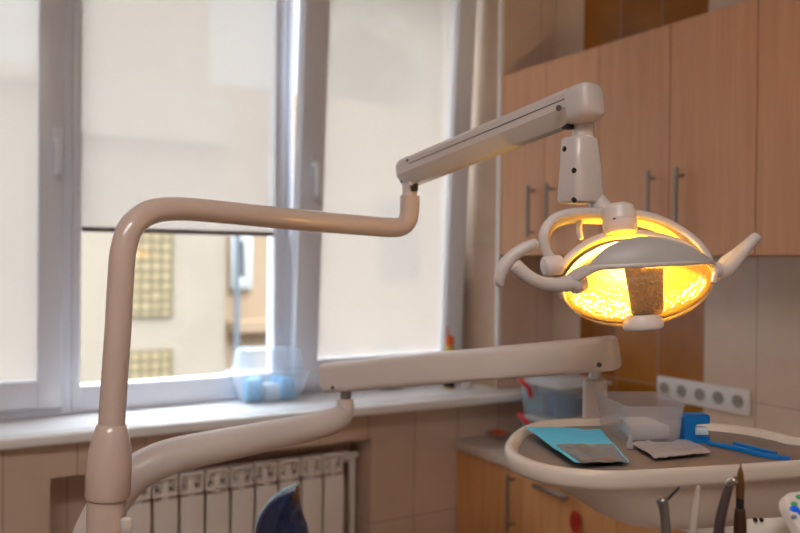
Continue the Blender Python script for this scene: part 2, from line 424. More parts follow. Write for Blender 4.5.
# fixed frames
bm = B(); frame_bars(bm, WIN0, (xm1a+xm1b)/2, SILL, WTOP, .06, .03, .05, .05, YF, YF+.07); obj('frame', bm, 'pvc', w1)
bm = B(); frame_bars(bm, (xm1a+xm1b)/2, (xm2a+xm2b)/2, SILL, WTOP, (xm1b-xm1a)/2, (xm2b-xm2a)/2, .085, .06, YF, YF+.07); obj('frame', bm, 'pvc', w2)
bm = B(); frame_bars(bm, (xm2a+xm2b)/2, XC-.004, SILL, WTOP, .03, .035, .05, .05, YF, YF+.07); obj('frame', bm, 'pvc', w3)
# left sash
xs0, xs1 = WIN0+.05, xm1a-.002
bm = B(); frame_bars(bm, xs0, xs1, SILL+.03, WTOP-.03, .075, xs1-wx(37), .085, .07, YF-.03, YF+.02, .008); s1 = obj('sash', bm, 'pvc', w1)
handle(s1, (wx(57, 140, YF-.03), YF-.03, Yp(57, 140, YF-.03).z))
bm = B(); box(bm, (xs0+.06, YF-.004, SILL+.1), (xs1-.05, YF+.012, WTOP-.08)); obj('pane', bm, 'glass', w1, smooth=False)
bm = B(); box(bm, (xm1b-.005, YF+.03, SILL+.08), (xm2a+.005, YF+.046, WTOP-.05)); obj('pane', bm, 'glass', w2, smooth=False)
# right sash, hinged at the bottom and tipped into the room
TILT = Matrix.Translation((0, YF+.01, SILL+.03)) @ Matrix.Rotation(R(3.4), 4, 'X') @ Matrix.Translation((0, -YF-.01, -SILL-.03))
def tip(bm): bm.transform(TILT)
xa, xb = wx(290, 340), wx(457, 300)
xpa, xpb = wx(314, 350), wx(439, 340)
bm = B(); frame_bars(bm, xa, xb, SILL+.03, WTOP-.03, xpa-xa, xb-xpb, .10, .07, YF-.03, YF+.03, .008); tip(bm); s3 = obj('sash', bm, 'pvc', w3)
hp = TILT @ V(((xa+xpa)/2, YF-.03, Yp(312, 165, YF-.05).z)); handle(s3, hp)
bm = B(); box(bm, (xpa-.01, YF-.002, SILL+.1), (xpb+.01, YF+.014, WTOP-.08)); tip(bm); obj('pane', bm, 'glass', w3, smooth=False)

# roller blinds
def blind(x0, x1, z0, z1, y, label, tf=None, bar='dark'):
    t = thing('roller_blind', label, 'blind', (x0, y, z0), 'roller blinds on the window sashes')
    bm = B(); box(bm, (x0, y, z0), (x1, y+.0012, z1)); 
    if tf: tf(bm)
    obj('fabric', bm, 'blind', t, smooth=False)
    bm = B(); box(bm, (x0, y-.005, z0-.014), (x1, y+.006, z0+.002), bev=.003)
    if tf: tf(bm)
    obj('bottom_bar', bm, bar, t)
    bm = B(); box(bm, (x0-.01, y-.035, z1), (x1+.01, y+.008, z1+.045), bev=.008)
    if tf: tf(bm)
    obj('cassette', bm, 'pvc', t)
M['barbrown'] = plain('brown_bar', srgb(120, 108, 108), .5)
blind(WIN0+.12, wx(37), Yp(15, 382, YF).z, WTOP-.12, YF-.012, 'pale roller blind drawn right down over the left window sash', None, 'barbrown')
blind(xm1b+.002, xm2a-.002, Yp(180, 230, YF+.01).z, WTOP-.10, YF+.008, 'pale roller blind pulled halfway down the middle window, buildings showing below', None, 'barbrown')
blind(xpa, xpb, Yp(375, 358, YF).z, WTOP-.12, YF-.012, 'pale roller blind covering the tilted right window sash', tip, 'pvc')

# ------------------------------------------------------------------ outdoors
YB = 8.5
bm = B(); box(bm, (-25, 2.9, -4.2), (40, 45, -4.0)); o = struct('ground', bm, 'ground', smooth=False)
def bx(px): return Yp(px, 200, YB).x
def bz(px, py, y=YB): return Yp(px, py, y).z
t = thing('apartment_building', 'cream building with gridded glass-block windows beyond the middle window', 'building', (bx(120), YB, -4))
xw = bx(226)
bm = B(); box(bm, (bx(60), YB, -4), (bx(208), YB+2, 9)); box(bm, (bx(207.9), YB, -4), (xw, YB+2, bz(240, 92))); obj('wall', bm, 'facade', t, smooth=False)
for (a, b, c, d) in ((130, 173, 230, 316), (128, 173, 350, 385)):
    x0, x1, z1, z0 = bx(a), bx(b), bz((a+b)/2, c), bz((a+b)/2, d)
    bm = B(); box(bm, (x0, YB-.03, z0), (x1, YB+.05, z1)); obj('window', bm, 'block', t, smooth=False)
bm = B(); box(bm, (bx(60), YB-.12, bz(150, 140)), (xw, YB, bz(150, 92))); obj('cornice', bm, 'band', t)
YB2 = 10.6
def bx2(px): return Yp(px, 200, YB2).x
t = thing('apartment_building', 'peach building with a white framed window beside the blue drainpipe', 'building', (bx2(250), YB2, -4))
bm = B(); box(bm, (bx2(200), YB2, -4), (bx2(560), YB2+6, bz(300, 95, YB2))); obj('wall', bm, 'facade2', t, smooth=False)
bm = B(); x0, x1, z0, z1 = bx2(230), bx2(251), bz(240, 289, YB2), bz(240, 235, YB2)
frame_bars(bm, x0, x1, z0, z1, .12, .12, .16, .1, YB2-.08, YB2+.02, .01); f = obj('window', bm, 'winwhite', t)
bm = B(); box(bm, (x0+.1, YB2-.03, z0+.1), (x1-.1, YB2-.01, z1-.08)); obj('pane', bm, 'winglass', f, smooth=False)
bm = B(); zz = bz(250, 322, YB2); box(bm, (bx2(228), YB2-.25, zz-.12), (bx2(330), YB2, zz+.03)); obj('ledge', bm, 'facade2', t)
for a, b in ((238, 256), (330, 350), (380, 400)):
    bm = B(); box(bm, (bx2(a), YB2-.02, bz(245, 372, YB2)), (bx2(b), YB2+.02, bz(245, 347, YB2))); obj('window', bm, 'winglass', t, smooth=False)
bm = B(); box(bm, (bx2(380), YB2-.02, bz(400, 280, YB2)), (bx2(420), YB2+.02, bz(400, 200, YB2))); obj('window', bm, 'winglass', t, smooth=False)
bm = B(); tube(bm, [(xw+.10, YB-.1, -4), (xw+.10, YB-.1, bz(228, 222))], .032, 12)
own('drainpipe', bm, 'pipe', 'blue-grey drainpipe running down between the cream and peach buildings', 'pipe', (xw+.10, YB-.1, -4))
YB3 = 16
x0, x1 = Yp(-140, 200, YB3).x, Yp(75, 200, YB3).x
t = thing('apartment_building', 'grey-beige building behind the left window blind', 'building', (x0, YB3, -4))
bm = B(); box(bm, (x0, YB3, -4), (x1, YB3+6, Yp(20, 72, YB3).z)); obj('wall', bm, 'facade', t, smooth=False)
bm = B(); z_ = Yp(20, 72, YB3).z; box(bm, (x0-.2, YB3-.25, z_-.15), (x1+.2, YB3+6, z_+.1)); obj('roof', bm, 'band', t)
YB4 = 22
x0, x1 = Yp(342, 100, YB4).x, Yp(600, 100, YB4).x
t = thing('apartment_building', 'tall pale building behind the tree and the right window blind', 'building', (x0, YB4, -4))
bm = B(); box(bm, (x0, YB4, -4), (x1, YB4+3, 10.3)); obj('wall', bm, 'facade', t, smooth=False)
for i in range(5):
    for k in range(2):
        xx = x0+1.2+i*3.2; zz = 3+k*4.2
        bm = B(); box(bm, (xx, YB4-.04, zz), (xx+1.3, YB4+.02, zz+1.7)); obj('window', bm, 'facade2', t, smooth=False)
# a tree behind the right-hand building
p = Yp(372, 60, 19); t = thing('leafy_tree', 'leafy tree above the roof behind the right window blind', 'tree', (p.x, 19, -4))
bm = B(); tube(bm, [(p.x, 19, -4), (p.x+.1, 19, 0), (p.x-.1, 19.1, p.z-.4)], [.3, .22, .1], 10); obj('trunk', bm, 'bark', t)
bm = B()
for i in range(2600):
    q = V((random.gauss(0, 1), random.gauss(0, 1), random.gauss(0, 1))).normalized()*random.random()**.4
    c = V((p.x, 19.2, p.z))+V((q.x*1.7, q.y*1.5, q.z*1.5))*(1+.3*noise.noise(q*2))
    a = V((random.gauss(0, 1), random.gauss(0, 1), random.gauss(0, 1))).normalized(); b = a.orthogonal().normalized()
    s_ = random.uniform(.08, .15); bm.faces.new([bm.verts.new(c+a*s_*u+b*s_*.6*w) for u, w in ((-1, 0), (0, -1), (1, 0), (0, 1))])
obj('crown', bm, 'leaf', t, smooth=False, recalc=False)

# ------------------------------------------------------------------ wall cabinets
CB, CT = 1.522, 2.21
seams = [2.396, 1.885, 1.31, .735]
def bar_handle(parent, x, y, z0, z1, name='handle', mat='steel'):
    bm = B(); tube(bm, [(x-.032, y, z0), (x-.032, y, z1)], .006, 12)
    for z in (z0+.02, z1-.02): tube(bm, [(x+.001, y, z), (x-.032, y, z)], .004, 10)
    return obj(name, bm, mat, parent)
hz0, hz1 = Xp(528, 238, XC).z, Xp(528, 186, XC).z
names = ['beech wall cabinet next to the window, its bar handles behind the lamp joint', 'beech wall cabinet above the wall sockets, with two long bar handles', 'beech wall cabinet at the right end of the row']
mid = [Xp(537, 200, XC).y+.095, Xp(663, 200, XC).y, 1.02]
hy = [(Xp(528, 200, XC-.03).y, Xp(547, 200, XC-.03).y), (Xp(648, 200, XC-.03).y, Xp(676, 200, XC-.03).y), (1.05, .99)]
mid[0] = sum(hy[0])/2; mid[1] = sum(hy[1])/2
for i in range(3):
    a, b = seams[i], seams[i+1]
    t = thing('wall_cabinet', names[i], 'cabinet', (XR-.1, (a+b)/2, CB), 'beech wall cabinets')
    bm = B(); box(bm, (XC+.018, b+.0008, CB), (XR-.002, a-.0008, CT)); obj('body', bm, 'wood', t, smooth=False)
    for k, (u, v) in enumerate(((a, mid[i]), (mid[i], b))):
        bm = B(); box(bm, (XC, v+.0012, CB+.001), (XC+.0175, u-.0012, CT-.001), bev=.0012, seg=1); d_ = obj('door', bm, 'wood', t)
        bar_handle(d_, XC, hy[i][k], hz0, hz1)

# base cabinets and worktop
CZ = .835
bm = B(); box(bm, (XL-.012, -1.2, CZ-.032), (XR-.002, YT-.002, CZ), bev=.003)
own('worktop', bm, 'counter', 'pale stone worktop on the beech base cabinets beneath the plastic boxes', 'worktop', (XL+.2, 1.0, CZ-.032))
yd = Xp(521, 500, XL).y
units = [(YT-.004, yd, 'beech base cabinet in the corner below the window sill, with an upright bar handle', 'door'),
         (yd, yd-.42, 'beech base cabinet with a horizontal drawer pull, left of the instrument tray', 'drawers'),
         (yd-.42, yd-.9, 'beech base cabinet hidden behind the instrument tray', 'door')]
for (a, b, lab, kind) in units:
    t = thing('base_cabinet', lab, 'cabinet', (XL+.25, (a+b)/2, 0), 'beech base cabinets')
    bm = B(); box(bm, (XL+.018, b+.001, .08), (XR-.004, a-.001, CZ-.034)); box(bm, (XL+.06, b+.001, 0), (XR-.02, a-.001, .081)); obj('body', bm, 'wood2', t, smooth=False)
    if kind == 'door':
        bm = B(); box(bm, (XL, b+.0015, .085), (XL+.0175, a-.0015, CZ-.036), bev=.0012, seg=1); d_ = obj('door', bm, 'wood2', t)
        y_ = Xp(508, 490, XL-.03).y if a > 2.3 else b+.05
        bar_handle(d_, XL, y_, Xp(509, 527, XL).z, Xp(508, 470, XL).z)
    else:
        zt = CZ-.036
        for z0, z1 in ((.085, .46), (.463, zt)):
            bm = B(); box(bm, (XL, b+.0015, z0), (XL+.0175, a-.0015, z1), bev=.0012, seg=1); d_ = obj('drawer', bm, 'wood2', t)
            p0, p1 = Xp(532, 485, XL-.03), Xp(566, 499, XL-.03); zz = (p0.z+p1.z)/2 if z0 > .4 else .36
            bm = B(); box(bm, (XL-.03, p1.y, zz-.008), (XL-.018, p0.y, zz+.008), bev=.003)
            for y_ in (p0.y-.03, p1.y+.03): tube(bm, [(XL+.001, y_, zz), (XL-.025, y_, zz)], .004, 10)
            obj('handle', bm, 'chrome', d_)
# red tag hanging on the drawer front
p = Xp(575, 512, XL-.008); q = Xp(575, 531, XL-.008)
pts = [p+V((0, 0, .012))]
bm = B(); a0 = (p+q)/2; hh = (p.z-q.z)/2
ring = [a0+V((0, .016*math.cos(k*math.pi/10), hh*math.sin(k*math.pi/10))) for k in range(21)]
tube(bm, ring, .005, 10); box(bm, a0+V((.002, -.008, -hh*.5)), a0+V((.0075, .008, hh*.5)), bev=.002)
own('key_tag', bm, 'red', 'small red looped tag hanging on the drawer front beside the tray', 'tag', a0-V((0, 0, hh)))

# ------------------------------------------------------------------ wall socket strip
ya, yb, zb, zt = 1.502, 1.855, 1.035, 1.114
t = thing('power_socket_strip', 'white strip of five power sockets on the wall tiles', 'socket', (XR, (ya+yb)/2, zb))
bm = B(); box(bm, (XR-.014, ya, zb), (XR-.001, yb, zt), bev=.004); obj('cover_frame', bm, 'socket', t)
for k in range(5):
    yc = ya+(k+.5)*(yb-ya)/5; zc = (zb+zt)/2
    bm = B(); lathe(bm, (XR-.0135, yc, zc), (-1, 0, 0), [(.024, 0), (.024, .006), (.0215, .006), (.020, .0005)], 24); s_ = obj('socket', bm, 'socket', t)
    bm = B(); lathe(bm, (XR-.0142, yc, zc), (-1, 0, 0), [(.0195, 0), (.0195, .001)], 24)
    obj('socket_well', bm, 'socketin', s_)
    for dy in (-.0095, .0095):
        bm = B(); lathe(bm, (XR-.0153, yc+dy, zc), (-1, 0, 0), [(.0028, 0), (.0028, .0006)], 10); obj('pin_hole', bm, 'dark', s_)

# ------------------------------------------------------------------ radiator
p0, p1 = Yp(128, 460, YT+.03), Yp(345.5, 455, YT+.03)
rz = Yp(335, 452, YT+.05).z
t = thing('radiator', 'white sectional radiator in the wall niche under the window sill', 'radiator', ((p0.x+p1.x)/2, YT+.08, .12))
nsec = 9; sw = .082; x = p1.x-sw
first = None
for k in range(nsec):
    if first is None:
        bm = B(); c = x
        front = [(c+.003, YT+.035), (c+sw-.003, YT+.035)]
        ztop = rz
        # front blade, rounded shoulder and air slots at the top, water channel behind
        box(bm, (c+.004, YT+.030, .12), (c+sw-.004, YT+.042, ztop-.075), bev=.004)
        box(bm, (c+.03, YT+.04, .12), (c+sw-.03, YT+.12, ztop-.02), bev=.006)
        tube(bm, [(c-.0005, YT+.085, ztop-.028), (c+sw+.0005, YT+.085, ztop-.028)], .024, 18)
        tube(bm, [(c-.0005, YT+.085, .15), (c+sw+.0005, YT+.085, .15)], .024, 18)
        for dz, hh in ((0, .012), (-.055, .010)):
            box(bm, (c+.004, YT+.034, ztop-.014+dz), (c+sw-.004, YT+.085, ztop-.014+dz+hh), bev=.004)
        box(bm, (c+.004, YT+.040, ztop-.07), (c+.010, YT+.09, ztop-.002), bev=.002); box(bm, (c+sw-.010, YT+.040, ztop-.07), (c+sw-.004, YT+.09, ztop-.002), bev=.002)
        first = obj('section', bm, 'rad', t); o = first
    else:
        o = first.copy(); COL.objects.link(o); o.parent = t; o.location = (-k*sw, 0, 0)
bm = B(); xe = p1.x
tube(bm, [(xe, YT+.085, rz-.028), (nx1-.012, YT+.085, rz-.028)], .013, 14); lathe(bm, (xe+.012, YT+.085, rz-.028), (1, 0, 0), [(.02, 0), (.022, .004), (.022, .02), (.016, .026)], 12)
tube(bm, [(nx1-.03, YT+.085, rz-.028), (nx1-.03, YT+.085, .01)], .012, 12); obj('supply_pipe', bm, 'rad', t)
bm = B(); tube(bm, [(p1.x-.12, YT+.085, .0), (p1.x-.12, YT+.085, .13)], .01, 10); obj('foot', bm, 'rad', t)
bm = B(); tube(bm, [(p1.x-.62, YT+.085, .0), (p1.x-.62, YT+.085, .13)], .01, 10); obj('foot', bm, 'rad', t)

# ------------------------------------------------------------------ dental lamp
base = D(106, 520, 1.25); floorp = V((base.x, base.y, 0))
lamp = thing('dental_lamp', 'cream dental lamp with a lit amber head on a bent pole and jointed arm', 'lamp', floorp)
# floor foot and lower column
colpt = D(106, 512, 1.25)
bm = B(); lathe(bm, floorp, (0, 0, 1), [(.20, 0), (.20, .03), (.17, .045), (.05, .06)], 40); obj('base', bm, 'cream2', lamp)
bm = B(); tube(bm, [floorp+V((0, 0, .05)), D(106.5, 498, 1.25)], .0295, 32); obj('column', bm, 'cream', lamp)
# sleeve
a, b = D(107.5, 497, 1.25), D(111.5, 424, 1.25); L = (b-a).length
bm = B(); lathe(bm, a, b-a, [(.0330, 0), (.0345, .004), (.0345, L*.33), (.0340, L*.5), (.0315, L*.68), (.027, L*.86), (.0225, L*.985), (.0205, L)], 40); obj('sleeve', bm, 'cream', lamp)
bm = B(); lathe(bm, D(126, 534, 1.22), CU, [(.006, 0), (.0095, .006), (.010, .016), (.0085, .023), (.004, .026)], 20); obj('knob', bm, 'lampgrey', lamp)
# bent tube
path = catmull([D(111.5, 428, 1.25), D(114.5, 380, 1.25), D(118, 330, 1.252), D(120.5, 285, 1.256), D(123.5, 250, 1.262), D(132, 226, 1.275), D(150, 212.5, 1.30), D(175, 209, 1.335),
                D(210, 211, 1.385), D(300, 220, 1.51), D(370, 226, 1.61), D(392, 227.5, 1.64), D(402, 226, 1.655), D(408, 219, 1.66), D(409.5, 208, 1.66), D(410, 196, 1.66)], 8)
bm = B(); tube(bm, path, .0205, 28); obj('swing_tube', bm, 'cream', lamp)
bm = B(); lathe(bm, D(409.5, 199, 1.66), UP, [(.0155, 0), (.0155, .055)], 24); lathe(bm, D(413, 186, 1.645), UP, [(.011, 0), (.011, .02)], 16); obj('elbow_pin', bm, 'cream2', lamp)
bm = B(); box(bm, D(414.5, 189, 1.64)+V((-.006, -.006, -.005)), D(414.5, 189, 1.64)+V((.006, .006, .011)), bev=.002); obj('joint_gap', bm, 'dark', lamp)
# spring arm
aL, aR = D(404, 175.5, 1.675), D(577, 106, 1.335)
ax = (aR-aL).normalized(); side = ax.cross(UP).normalized(); hv = side.cross(ax).normalized()
def prof(c, w, h, cut):
    # top flat, sides upright, lower corners cut back
    s = [(-w/2+.008, h/2), (w/2-.008, h/2), (w/2, h/2-.008), (w/2, h/2-.02), (w/2, -h/2+cut), (w/2-.012, -h/2+.004), (w/2-.016, -h/2), (-w/2+.016, -h/2), (-w/2+.012, -h/2+.004), (-w/2, -h/2+cut), (-w/2, h/2-.02), (-w/2, h/2-.008)]
    return [c+side*u+hv*v for u, v in s]
bm = B(); LL = (aR-aL).length
rings = []
for s_, k in ((0, .80), (.004, .92), (.012, 1), (LL*.5, 1.0), (LL+.02, 1.0)):
    rings.append(prof(aL+ax*s_, .053*k, .058*k, .026*k))
loft(bm, rings); obj('spring_arm', bm, 'lampgrey', lamp, ang=25)
arm = bpy.data.objects['spring_arm']
# seam on both flanks
bm = B()
for sg in (1, -1):
    p_, q_ = aL+ax*.05+side*.0265*sg+hv*.010, aR+side*.0265*sg+hv*.010
    hexa(bm, p_-hv*.0008-side*.001*sg, p_+hv*.0008-side*.001*sg, p_+hv*.0008+side*.0006*sg, p_-hv*.0008+side*.0006*sg,
         q_-hv*.0008-side*.001*sg, q_+hv*.0008-side*.001*sg, q_+hv*.0008+side*.0006*sg, q_-hv*.0008+side*.0006*sg)
obj('seam', bm, 'groove', arm)
for (dx, dz) in ((.02, -.02), (.045, .018)):
    bm = B(); lathe(bm, aL+ax*dx+hv*dz+side*.0262, side, [(.0036, 0), (.0036, .001), (.0025, .0014)], 14); obj('screw', bm, 'groove', arm)
# end housing
c0 = aR+ax*-.004
bm = B(); rings = []
oc = rect(.056, .062, .28, 5)
for s_, k in ((0, .96), (.003, 1), (.026, 1.0), (.035, .97), (.041, .88), (.044, .7)):
    rings.append([c0+ax*s_+side*u*k+(hv*.75+UP*.25).normalized()*(v*k-.001) for u, v in oc])
loft(bm, rings); hs = obj('end_housing', bm, 'lampgrey', lamp)
bm = B(); lathe(bm, D(568, 110, 1.335)+side*.0238, side, [(.0052, 0), (.0052, .0025), (.0032, .003)], 16); obj('screw', bm, 'groove', arm)
jp = D(583.5, 112, 1.345)
bm = B(); lathe(bm, D(583.5, 122, 1.345), -UP, [(.0185, -.012), (.0185, .035)], 28); lathe(bm, D(583.5, 117, 1.345), -UP, [(.021, -.006), (.021, .006)], 28); obj('joint_pin', bm, 'cream2', lamp)
bm = B(); box(bm, D(568.5, 126, 1.345)-V((.009, .009, .006)), D(568.5, 126, 1.345)+V((.009, .009, .008)), bev=.003); obj('joint_gap', bm, 'dark', lamp)
# knuckle block under the arm
top, bot = D(579.5, 137.5, 1.345), D(580.5, 203, 1.345)
kx = (CR*math.cos(R(32)) + FW*math.sin(R(32))).normalized(); ky = UP.cross(kx).normalized()
def sq(c, w, d, rr): return [c+kx*u+ky*v for u, v in rect(w, d, rr, 5)]
bm = B()
loft(bm, [sq(top+UP*-.0, .044, .040, .3), sq(top-UP*.002, .051, .046, .3), sq(top-UP*.006, .054, .049, .28), sq(top.lerp(bot, .5)+CR*.001, .062, .054, .25), sq(bot-UP*-.006, .068, .06, .25), sq(bot-UP*-.001, .065, .056, .27), sq(bot, .058, .05, .3)])
blk = obj('knuckle', bm, 'lampgrey', lamp)
from mathutils.bvhtree import BVHTree
me_ = blk.data; rl = wloc(lamp)
tree_ = BVHTree.FromPolygons([v.co+rl for v in me_.vertices], [tuple(p.vertices) for p in me_.polygons])
for (x, y) in ((564.5, 149), (574, 170.5), (574, 200)):
    # screws let into the face towards the room
    hit, nrm, _, _ = tree_.ray_cast(CAM, ray(x, y).normalized())
    if hit is None: continue
    if nrm.dot(FW) > 0: nrm = -nrm
    bm = B(); lathe(bm, hit-nrm*.0015, nrm, [(.0048, 0), (.0048, .0022), (.003, .003)], 16); s_ = obj('screw', bm, 'screw', blk)
# neck from knuckle to yoke hub
bm = B(); tube(bm, [D(592, 192, 1.352), D(597, 201, 1.345), D(607, 214, 1.328)], [.0165, .0165, .0165], 26); obj('neck', bm, 'lampgrey', lamp)

# lamp head frame of reference: X across, Yh up across the lens, Nh out of the lens
H = D(637, 283, 1.285)
th = R(34)
Nh = (-FW*math.cos(th) - CU*math.sin(th)).normalized()
tl_ = R(6)
Xh = (CR*math.cos(tl_) + CU*math.sin(tl_)); Xh = (Xh-Nh*Xh.dot(Nh)).normalized(); Yh = Nh.cross(Xh)
def Hd(x, y, z): return H + Xh*x + Yh*y + Nh*z
A_, B_, C_ = .1225, .080, .055
def local(p): d = p-H; return V((d.dot(Xh), d.dot(Yh), d.dot(Nh)))
def onhead(px, py, k=1.0):
    """point of the head's ellipsoid that stands in that direction (nearest point when just off it)"""
    sc_ = lambda v: V((v.x/(A_*k), v.y/(B_*k), v.z/(C_*k)))
    o_ = sc_(local(CAM)); rd = ray(px, py); d_ = sc_(V((rd.dot(Xh), rd.dot(Yh), rd.dot(Nh))))
    a = d_.dot(d_); b = o_.dot(d_); c = o_.dot(o_)-1; q = b*b-a*c
    t_ = (-b-math.sqrt(q))/a if q > 0 else -b/a
    v = o_+d_*t_; v.normalize()
    return Hd(v.x*A_*k, v.y*B_*k, v.z*C_*k)
# rim line across the head: lens below, hood above
RIM = catmull([onhead(x, y) for x, y in ((559, 297), (562, 288), (569, 281), (579, 274.5), (590, 269.5), (602, 267), (625, 266), (655, 264.5), (685, 263), (705, 262), (712, 264), (714, 271), (712, 283))], 6)
RL = sorted([(local(p).x, local(p).y) for p in RIM if local(p).x > -A_*.985 and local(p).x < A_*.985])
def rimy(x):
    if x <= RL[0][0]: return RL[0][1]
    for (x0_, y0_), (x1_, y1_) in zip(RL, RL[1:]):
        if x0_ <= x <= x1_: return y0_+(y1_-y0_)*(x-x0_)/max(1e-6, x1_-x0_)
    return RL[-1][1]
bm = B(); cols = []
for i in range(41):
    x = -A_*.995*math.cos(math.pi*i/40); yb = -B_*math.sqrt(max(0, 1-(x/A_)**2))*.995; yt = max(yb+.002, rimy(x))
    col = []
    for j in range(19):
        y = yb+(yt-yb)*(1-math.cos(math.pi*j/36))
        col.append(bm.verts.new(Hd(x, y, C_*math.sqrt(max(0, 1-(x/A_)**2-(y/B_)**2)))))
    cols.append(col)
for a_, b_ in zip(cols, cols[1:]):
    for j in range(18): bm.faces.new((a_[j], b_[j], b_[j+1], a_[j+1]))
obj('lens_cover', bm, 'lens', lamp, ang=70)
# reflector bowl behind it
NS = 72
bm = B(); rings = []
for i in range(14):
    a_ = -.12+(math.pi/2+.10)*i/13
    rings.append([Hd(A_*.965*max(.03, math.cos(a_))*math.cos(2*math.pi*k/NS), B_*.955*max(.03, math.cos(a_))*math.sin(2*math.pi*k/NS), -.060*math.sin(a_)) for k in range(NS)])
loft(bm, rings, cap=False); refl = obj('reflector', bm, 'refl', lamp)
bm = B(); rings = []
for i in range(14):
    a_ = -.02+(math.pi/2)*i/13
    rings.append([Hd(A_*.99*max(.03, math.cos(a_))*math.cos(t_), B_*.985*max(.03, math.cos(a_))*math.sin(t_), -.066*math.sin(a_)) for t_ in [math.pi+.12+(math.pi-.24)*k/36 for k in range(37)]])
loft(bm, rings, closed=False, cap=False); bk = obj('leak_blocker', bm, 'lampgrey', lamp, ang=70)  # unseen half shell, added to keep the amber leak off the arm below
md = bk.modifiers.new('thick', 'SOLIDIFY'); md.thickness = .002; md.offset = 0
# halogen capsule and its front shield
bm = B(); lathe(bm, Hd(0, .004, -.030), Nh, [(.002, 0), (.0055, .003), (.0055, .014), (.002, .018)], 14); obj('bulb', bm, 'bulb', lamp)
bm = B(); g = []
for i in range(11):
    v = i/10; row = []
    for j in range(9):
        u = j/8; xa = 624+(633-624)*v; xb = 663
        p = onhead(xa+(xb-xa)*u, 268+(320-268)*v, .80)
        row.append(bm.verts.new(p))
    g.append(row)
for r1, r2 in zip(g, g[1:]):
    for j in range(8): bm.faces.new((r1[j], r1[j+1], r2[j+1], r2[j]))
s_ = obj('bulb_shield', bm, 'shield', lamp)
md = s_.modifiers.new('thick', 'SOLIDIFY'); md.thickness = .002; md.offset = 0
bm = B(); lathe(bm, Hd(0, .004, -.008), -Nh, [(.001, 0), (.008, .0015), (.0105, .006), (.0112, .0172)], 24)  # opaque cup added round the bulb to stop direct light going forward
bmesh.ops.delete(bm, geom=[f for f in bm.faces if len(f.verts) > 4 and (f.calc_center_median()-Hd(0, .004, -.008)).length > .01], context='FACES_ONLY')
bc_ = obj('added_bulb_cup', bm, 'steel', lamp); md = bc_.modifiers.new('thick', 'SOLIDIFY'); md.thickness = .0008; md.offset = 0
# rim
bm = B(); n = len(RIM); rings = []
for i, p in enumerate(RIM):
    tg = (RIM[min(i+1, n-1)]-RIM[max(0, i-1)]).normalized(); nr = local(p); nr = (Xh*(nr.x/A_**2)+Yh*(nr.y/B_**2)+Nh*(nr.z/C_**2)).normalized()
    nr = (nr-tg*nr.dot(tg)).normalized(); bn = tg.cross(nr).normalized(); u = i/(n-1)
    k = 1.0 if u < .12 else (1.55 if u < .36 else 1.0-.35*(u-.36)) if u > .12 else 1
    k = .8+1.1*math.exp(-((u-.24)/.13)**2)-.25*max(0, u-.5)
    rings.append([p+nr*(.0045*math.cos(t)+.002) + bn*(.0058*k*math.sin(t)) for t in [2*math.pi*q/14 for q in range(14)]])
loft(bm, rings); obj('rim', bm, 'lampgrey', lamp, ang=60)
# hood: smooth crescent above the rim
lo_ = catmull([onhead(x, y, 1.05) for x, y in ((587, 269), (605, 265.5), (630, 264.5), (660, 263), (690, 261.5), (712, 262))], 6)
hi_ = catmull([onhead(x, y, 1.05) for x, y in ((588, 267.5), (599, 254.5), (617, 243), (640, 237.5), (664, 239), (688, 246.5), (704, 255), (712.5, 261))], 5)
def resample(P, n):
    L = [0]
    for a, b in zip(P, P[1:]): L.append(L[-1]+(b-a).length)
    out = []
    for i in range(n):
        t_ = L[-1]*i/(n-1); k = max(0, min(len(P)-2, next((q for q in range(len(L)-1) if L[q+1] >= t_-1e-9), len(P)-2)))
        out.append(P[k].lerp(P[k+1], (t_-L[k])/max(1e-9, L[k+1]-L[k])))
    return out
lo_, hi_ = resample(lo_, 37), resample(hi_, 37)
bm = B(); rows = []
for a, b in zip(lo_, hi_):
    row = []
    for j in range(8):
        p = a.lerp(b, j/7); q = local(p); v = V((q.x/A_, q.y/B_, q.z/C_)); v.normalize(); row.append(bm.verts.new(Hd(v.x*A_*1.05, v.y*B_*1.05, v.z*C_*1.05)))
    rows.append(row)
for a_, b_ in zip(rows, rows[1:]):
    for j in range(7): bm.faces.new((a_[j], b_[j], b_[j+1], a_[j+1]))
v_ = obj('visor', bm, 'visor', lamp, ang=70)
md = v_.modifiers.new('thick', 'SOLIDIFY'); md.thickness = .004; md.offset = 0
# lower knob
bm = B(); kp = onhead(643, 321, .98); lathe(bm, kp, (Nh*.55-Yh*.8), [(.024, -.010), (.030, -.004), (.0325, .006), (.0325, .010), (.0305, .0125)], 36, Xh, 1.0, .66)
bmk = B(); lathe(bmk, kp+(Nh*.55-Yh*.8).normalized()*.0121, (Nh*.55-Yh*.8), [(.0300, 0), (.0300, .0014), (.0285, .002)], 36, Xh, 1.0, .66); kb_ = obj('lens_knob', bm, 'cream2', lamp); obj('knob_face', bmk, 'visor', kb_)
# pivots
pl = D(556, 265.5, 1.283); prt = D(712, 262, 1.30)
bm = B(); lathe(bm, D(543.5, 266.5, 1.275), D(563, 264.5, 1.283)-D(543.5, 266.5, 1.275), [(.0135, 0), (.0158, .0025), (.0165, .008), (.0165, .0275), (.0150, .030)], 30)
lathe(bm, D(546, 266.2, 1.275), D(543.5, 266.5, 1.275)-D(563, 264.5, 1.283), [(.010, 0), (.010, .0045), (.0085, .0055)], 24); obj('pivot', bm, 'cream2', lamp)
bm = B(); lathe(bm, D(716.5, 270, 1.284), Xh, [(.0095, -.006), (.0125, -.003), (.012, .004), (.009, .008)], 26); obj('pivot', bm, 'lampgrey', lamp)
